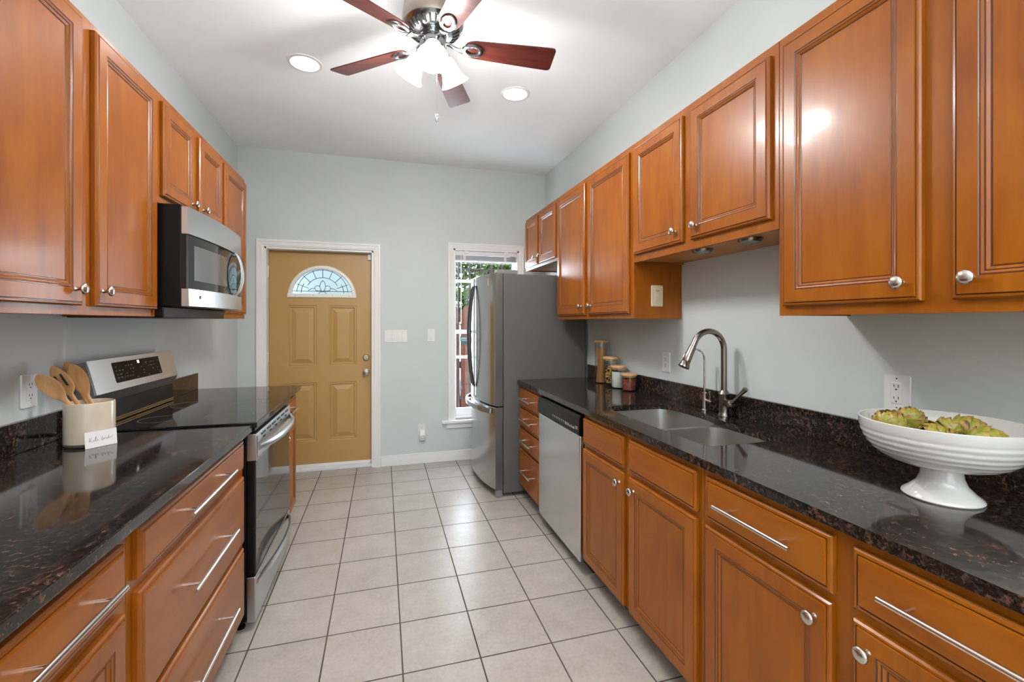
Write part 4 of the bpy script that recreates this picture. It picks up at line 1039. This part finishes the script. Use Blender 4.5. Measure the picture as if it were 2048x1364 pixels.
# plug-in air freshener on the low outlet
pf = thing('air_freshener', 'white plug-in air freshener in the low outlet on the far wall', 'air freshener', (.366, YB-.02, .27)); po = (.366, YB-.02, .27)
m = MB()
L = []
for z, wd, tk in ((.222, .040, .024), (.226, .052, .034), (.24, .058, .040), (.28, .060, .044), (.315, .056, .036), (.330, .050, .022)):
    L.append([(.366+a, YB-.0092-tk/2+b, z) for a, b in rrect(wd, tk, min(wd, tk)*.35, 4)])
m.loft(L).build('housing', M_white, pf, po, smooth=True, angle=50)
MB().tube([(.366+.017*math.cos(a), YB-.0535, .262+.014*math.sin(a)) for a in [2*PI*k/16 for k in range(17)]], .0016, 6).build('vent_ring', M_greypl, pf, po)

# ------------------------------------------------------------------ ceiling fan
hx, hy = .228, 2.146
fn = thing('ceiling_fan', 'brushed nickel ceiling fan with cherry blades and three lit glass shades', 'ceiling fan', (hx, hy, HC)); fo_ = (hx, hy, HC)
MB().lathe([(.128, 0), (.128, -.02), (.136, -.06), (.142, -.10), (.143, -.125), (.138, -.142)], (hx, hy, HC-.0005), (0, 0, 1), 56, cap0=True, cap1=False).build('motor_housing', M_fanhouse, fn, fo_, smooth=True, angle=40)
lower = MB().lathe([(.138, 0), (.132, -.008), (.105, -.030), (.085, -.036), (.062, -.038)], (hx, hy, HC-.142), (0, 0, 1), 56, cap0=False, cap1=False).build('vented_plate', M_satin, fn, fo_, smooth=True, angle=40)
m = MB()
for k in range(28):
    a = 2*PI*k/28; ca, sa = math.cos(a), math.sin(a)
    pts_ = []
    for r, z, w_ in ((.092, -.1770, .0042), (.106, -.1730, .0052), (.124, -.1577, .0056)):
        pts_.append([(hx+r*ca-s_*w_*sa, hy+r*sa+s_*w_*ca, HC+z+dz-.0012) for s_, dz in ((-1, -.001), (1, -.001), (1, .002), (-1, .002))])
    m.loft(pts_)
m.build('vent_slots', M_slot, lower, fo_)
MB().lathe([(.062, 0), (.062, -.012), (.058, -.013), (.058, -.020), (.060, -.021), (.062, -.03), (.062, -.062), (.058, -.070), (.038, -.082), (.014, -.088), (.012, -.104), (0, -.106)], (hx, hy, HC-.179), (0, 0, 1), 40).build('light_fitter', M_satin, fn, fo_, smooth=True, angle=35)
A0 = math.radians(-3.9); ZB = 2.673; pit = math.radians(-15)
for k in range(5):
    a = A0+k*2*PI/5; R3 = Matrix.Rotation(a, 3, 'Z'); Cn = Vector((hx, hy, ZB)); Rp = Matrix.Rotation(pit, 3, 'X')
    F_ = lambda r, s_, t: Cn+R3@(Vector((r, 0, 0))+Rp@Vector((0, s_, t)))
    out = []
    for r, w_ in ((.150, .020), (.158, .034), (.175, .044), (.20, .050), (.30, .055), (.45, .062), (.572, .0665)): out.append((r, w_))
    outline = [(r, -w_) for r, w_ in out]+[(.584, -.063), (.590, -.052), (.590, .052), (.584, .063)]+[(r, w_) for r, w_ in out[::-1]]
    MB().loft([[F_(r, s_, t) for r, s_ in outline] for t in (.0, .006)]).build('blade', M_blade, fn, fo_, bevel=.001)
    # blade iron: arm from the hub and an open ring on the blade
    m = MB(); L = []
    for r, z, w_, th in ((.050, .018, .016, .006), (.075, .012, .013, .006), (.10, .000, .012, .006), (.125, -.010, .016, .005), (.140, -.012, .022, .004)):
        L.append([Cn+R3@Vector((r, s_*w_, z+q*th)) for s_, q in ((-1, -.3), (-.6, -1), (.6, -1), (1, -.3), (1, .3), (-1, .3))])
    m.loft(L)
    K = 22; L = []
    for j in range(K+1):
        b = 2*PI*j/K; r = .188+.052*math.cos(b); s_ = .036*math.sin(b); ri = .188+.030*math.cos(b); si = .018*math.sin(b)
        L.append([F_(r, s_, -.001), F_(r*.97+ri*.03, s_*.97, -.007), F_((r+ri)/2, (s_+si)/2, -.011), F_(ri, si, -.007), F_(ri, si, -.001)])
    m.loft(L, 0, False, False)
    m.build('blade_iron', M_satin, fn, fo_, smooth=True, angle=50)
SZ = 2.640
for k, az in enumerate((-97, 28, 150)):
    a = math.radians(az); dv = Vector((math.cos(a)*.52, math.sin(a)*.52, -.86)).normalized()
    st0 = Vector((hx+.040*math.cos(a), hy+.040*math.sin(a), SZ+.030)); st1 = st0+Vector((math.cos(a)*.022, math.sin(a)*.022, -.022))
    MB().tube([tuple(st0), tuple(st1)], .014, 14).lathe([(.016, 0), (.024, .004), (.026, .02), (.022, .024)], tuple(st1-dv*.004), tuple(dv), 24).build('lamp_holder', M_satin, fn, fo_, smooth=True)
    b0 = st1+dv*.012
    sh = MB().lathe([(.022, 0), (.028, .006), (.036, .022), (.041, .045), (.046, .070), (.056, .095), (.070, .118), (.068, .118), (.054, .094), (.044, .070), (.038, .045), (.033, .022), (.024, .008)], tuple(b0), tuple(dv), 36, cap0=False, cap1=False)
    sh.build('glass_shade', M_shade, fn, fo_, smooth=True, angle=60)
    c = b0+dv*.062
    MB().sphere(c, .022, 14, 10, sc=(1, 1, 1)).build('bulb', M_shade, fn, fo_, smooth=True)
    lp = b0+dv*.118
    light('fan_lamp', 'POINT', tuple(lp+dv*.01), 21, (.97, .985, 1), (0, 0, 0), .05)
MB().tube([(hx+.010, hy-.062, 2.68), (hx+.010, hy-.066, 2.32)], .0011, 6).build('pull_chain', M_chrome, fn, fo_)
MB().lathe([(.002, 0), (.0075, -.006), (.0085, -.018), (.006, -.030), (.0035, -.038), (0, -.039)], (hx+.010, hy-.066, 2.32), (0, 0, 1), 16).build('chain_pull', M_chrome, fn, fo_, smooth=True)
MB().tube([(hx+.050, hy-.040, 2.70), (hx+.052, hy-.042, 2.58)], .0011, 6).build('pull_chain', M_chrome, fn, fo_)

# ------------------------------------------------------------------ recessed and puck lights
def can(x, y, label, W=22):
    t = thing('recessed_light', label, 'ceiling light', (x, y, HC), 'round recessed lights in the ceiling'); o_ = (x, y, HC)
    MB().lathe([(.098, 0), (.096, -.005), (.080, -.007), (.076, -.004), (.074, -.001)], (x, y, HC-.0004), (0, 0, 1), 40, cap0=False, cap1=False).build('trim_ring', M_white, t, o_, smooth=True)
    MB().lathe([(.075, -.001), (.073, -.005), (.055, -.010), (0, -.013)], (x, y, HC-.0006), (0, 0, 1), 40).build('lamp_face', M_can, t, o_, smooth=True)
    light('recessed_lamp', 'SPOT', (x, y, HC-.02), W, (.98, .985, 1), (0, 0, 0), .07, None, math.radians(150), .9)
can(-.445, 2.90, 'lit recessed light in the ceiling left of the fan'); can(.855, 2.90, 'lit recessed light in the ceiling right of the fan')
for y, lb in ((1.732, 'round unlit puck light under the sink cabinet, nearer the refrigerator'), (1.455, 'round unlit puck light under the sink cabinet, nearer the camera')):
    x = 1.400; t = thing('puck_light', lb, 'under-cabinet light', (x, y, 1.697), 'puck lights under the sink cabinet')
    MB().lathe([(.046, 0), (.046, -.006), (.040, -.016), (.034, -.018)], (x, y, 1.6975), (0, 0, 1), 32, cap1=False).build('housing', M_bronze, t, (x, y, 1.697), smooth=True)
    MB().lathe([(.034, -.018), (.030, -.015), (0, -.015)], (x, y, 1.6975), (0, 0, 1), 32, cap0=False).build('lens', M_mwin, t, (x, y, 1.697), smooth=True)
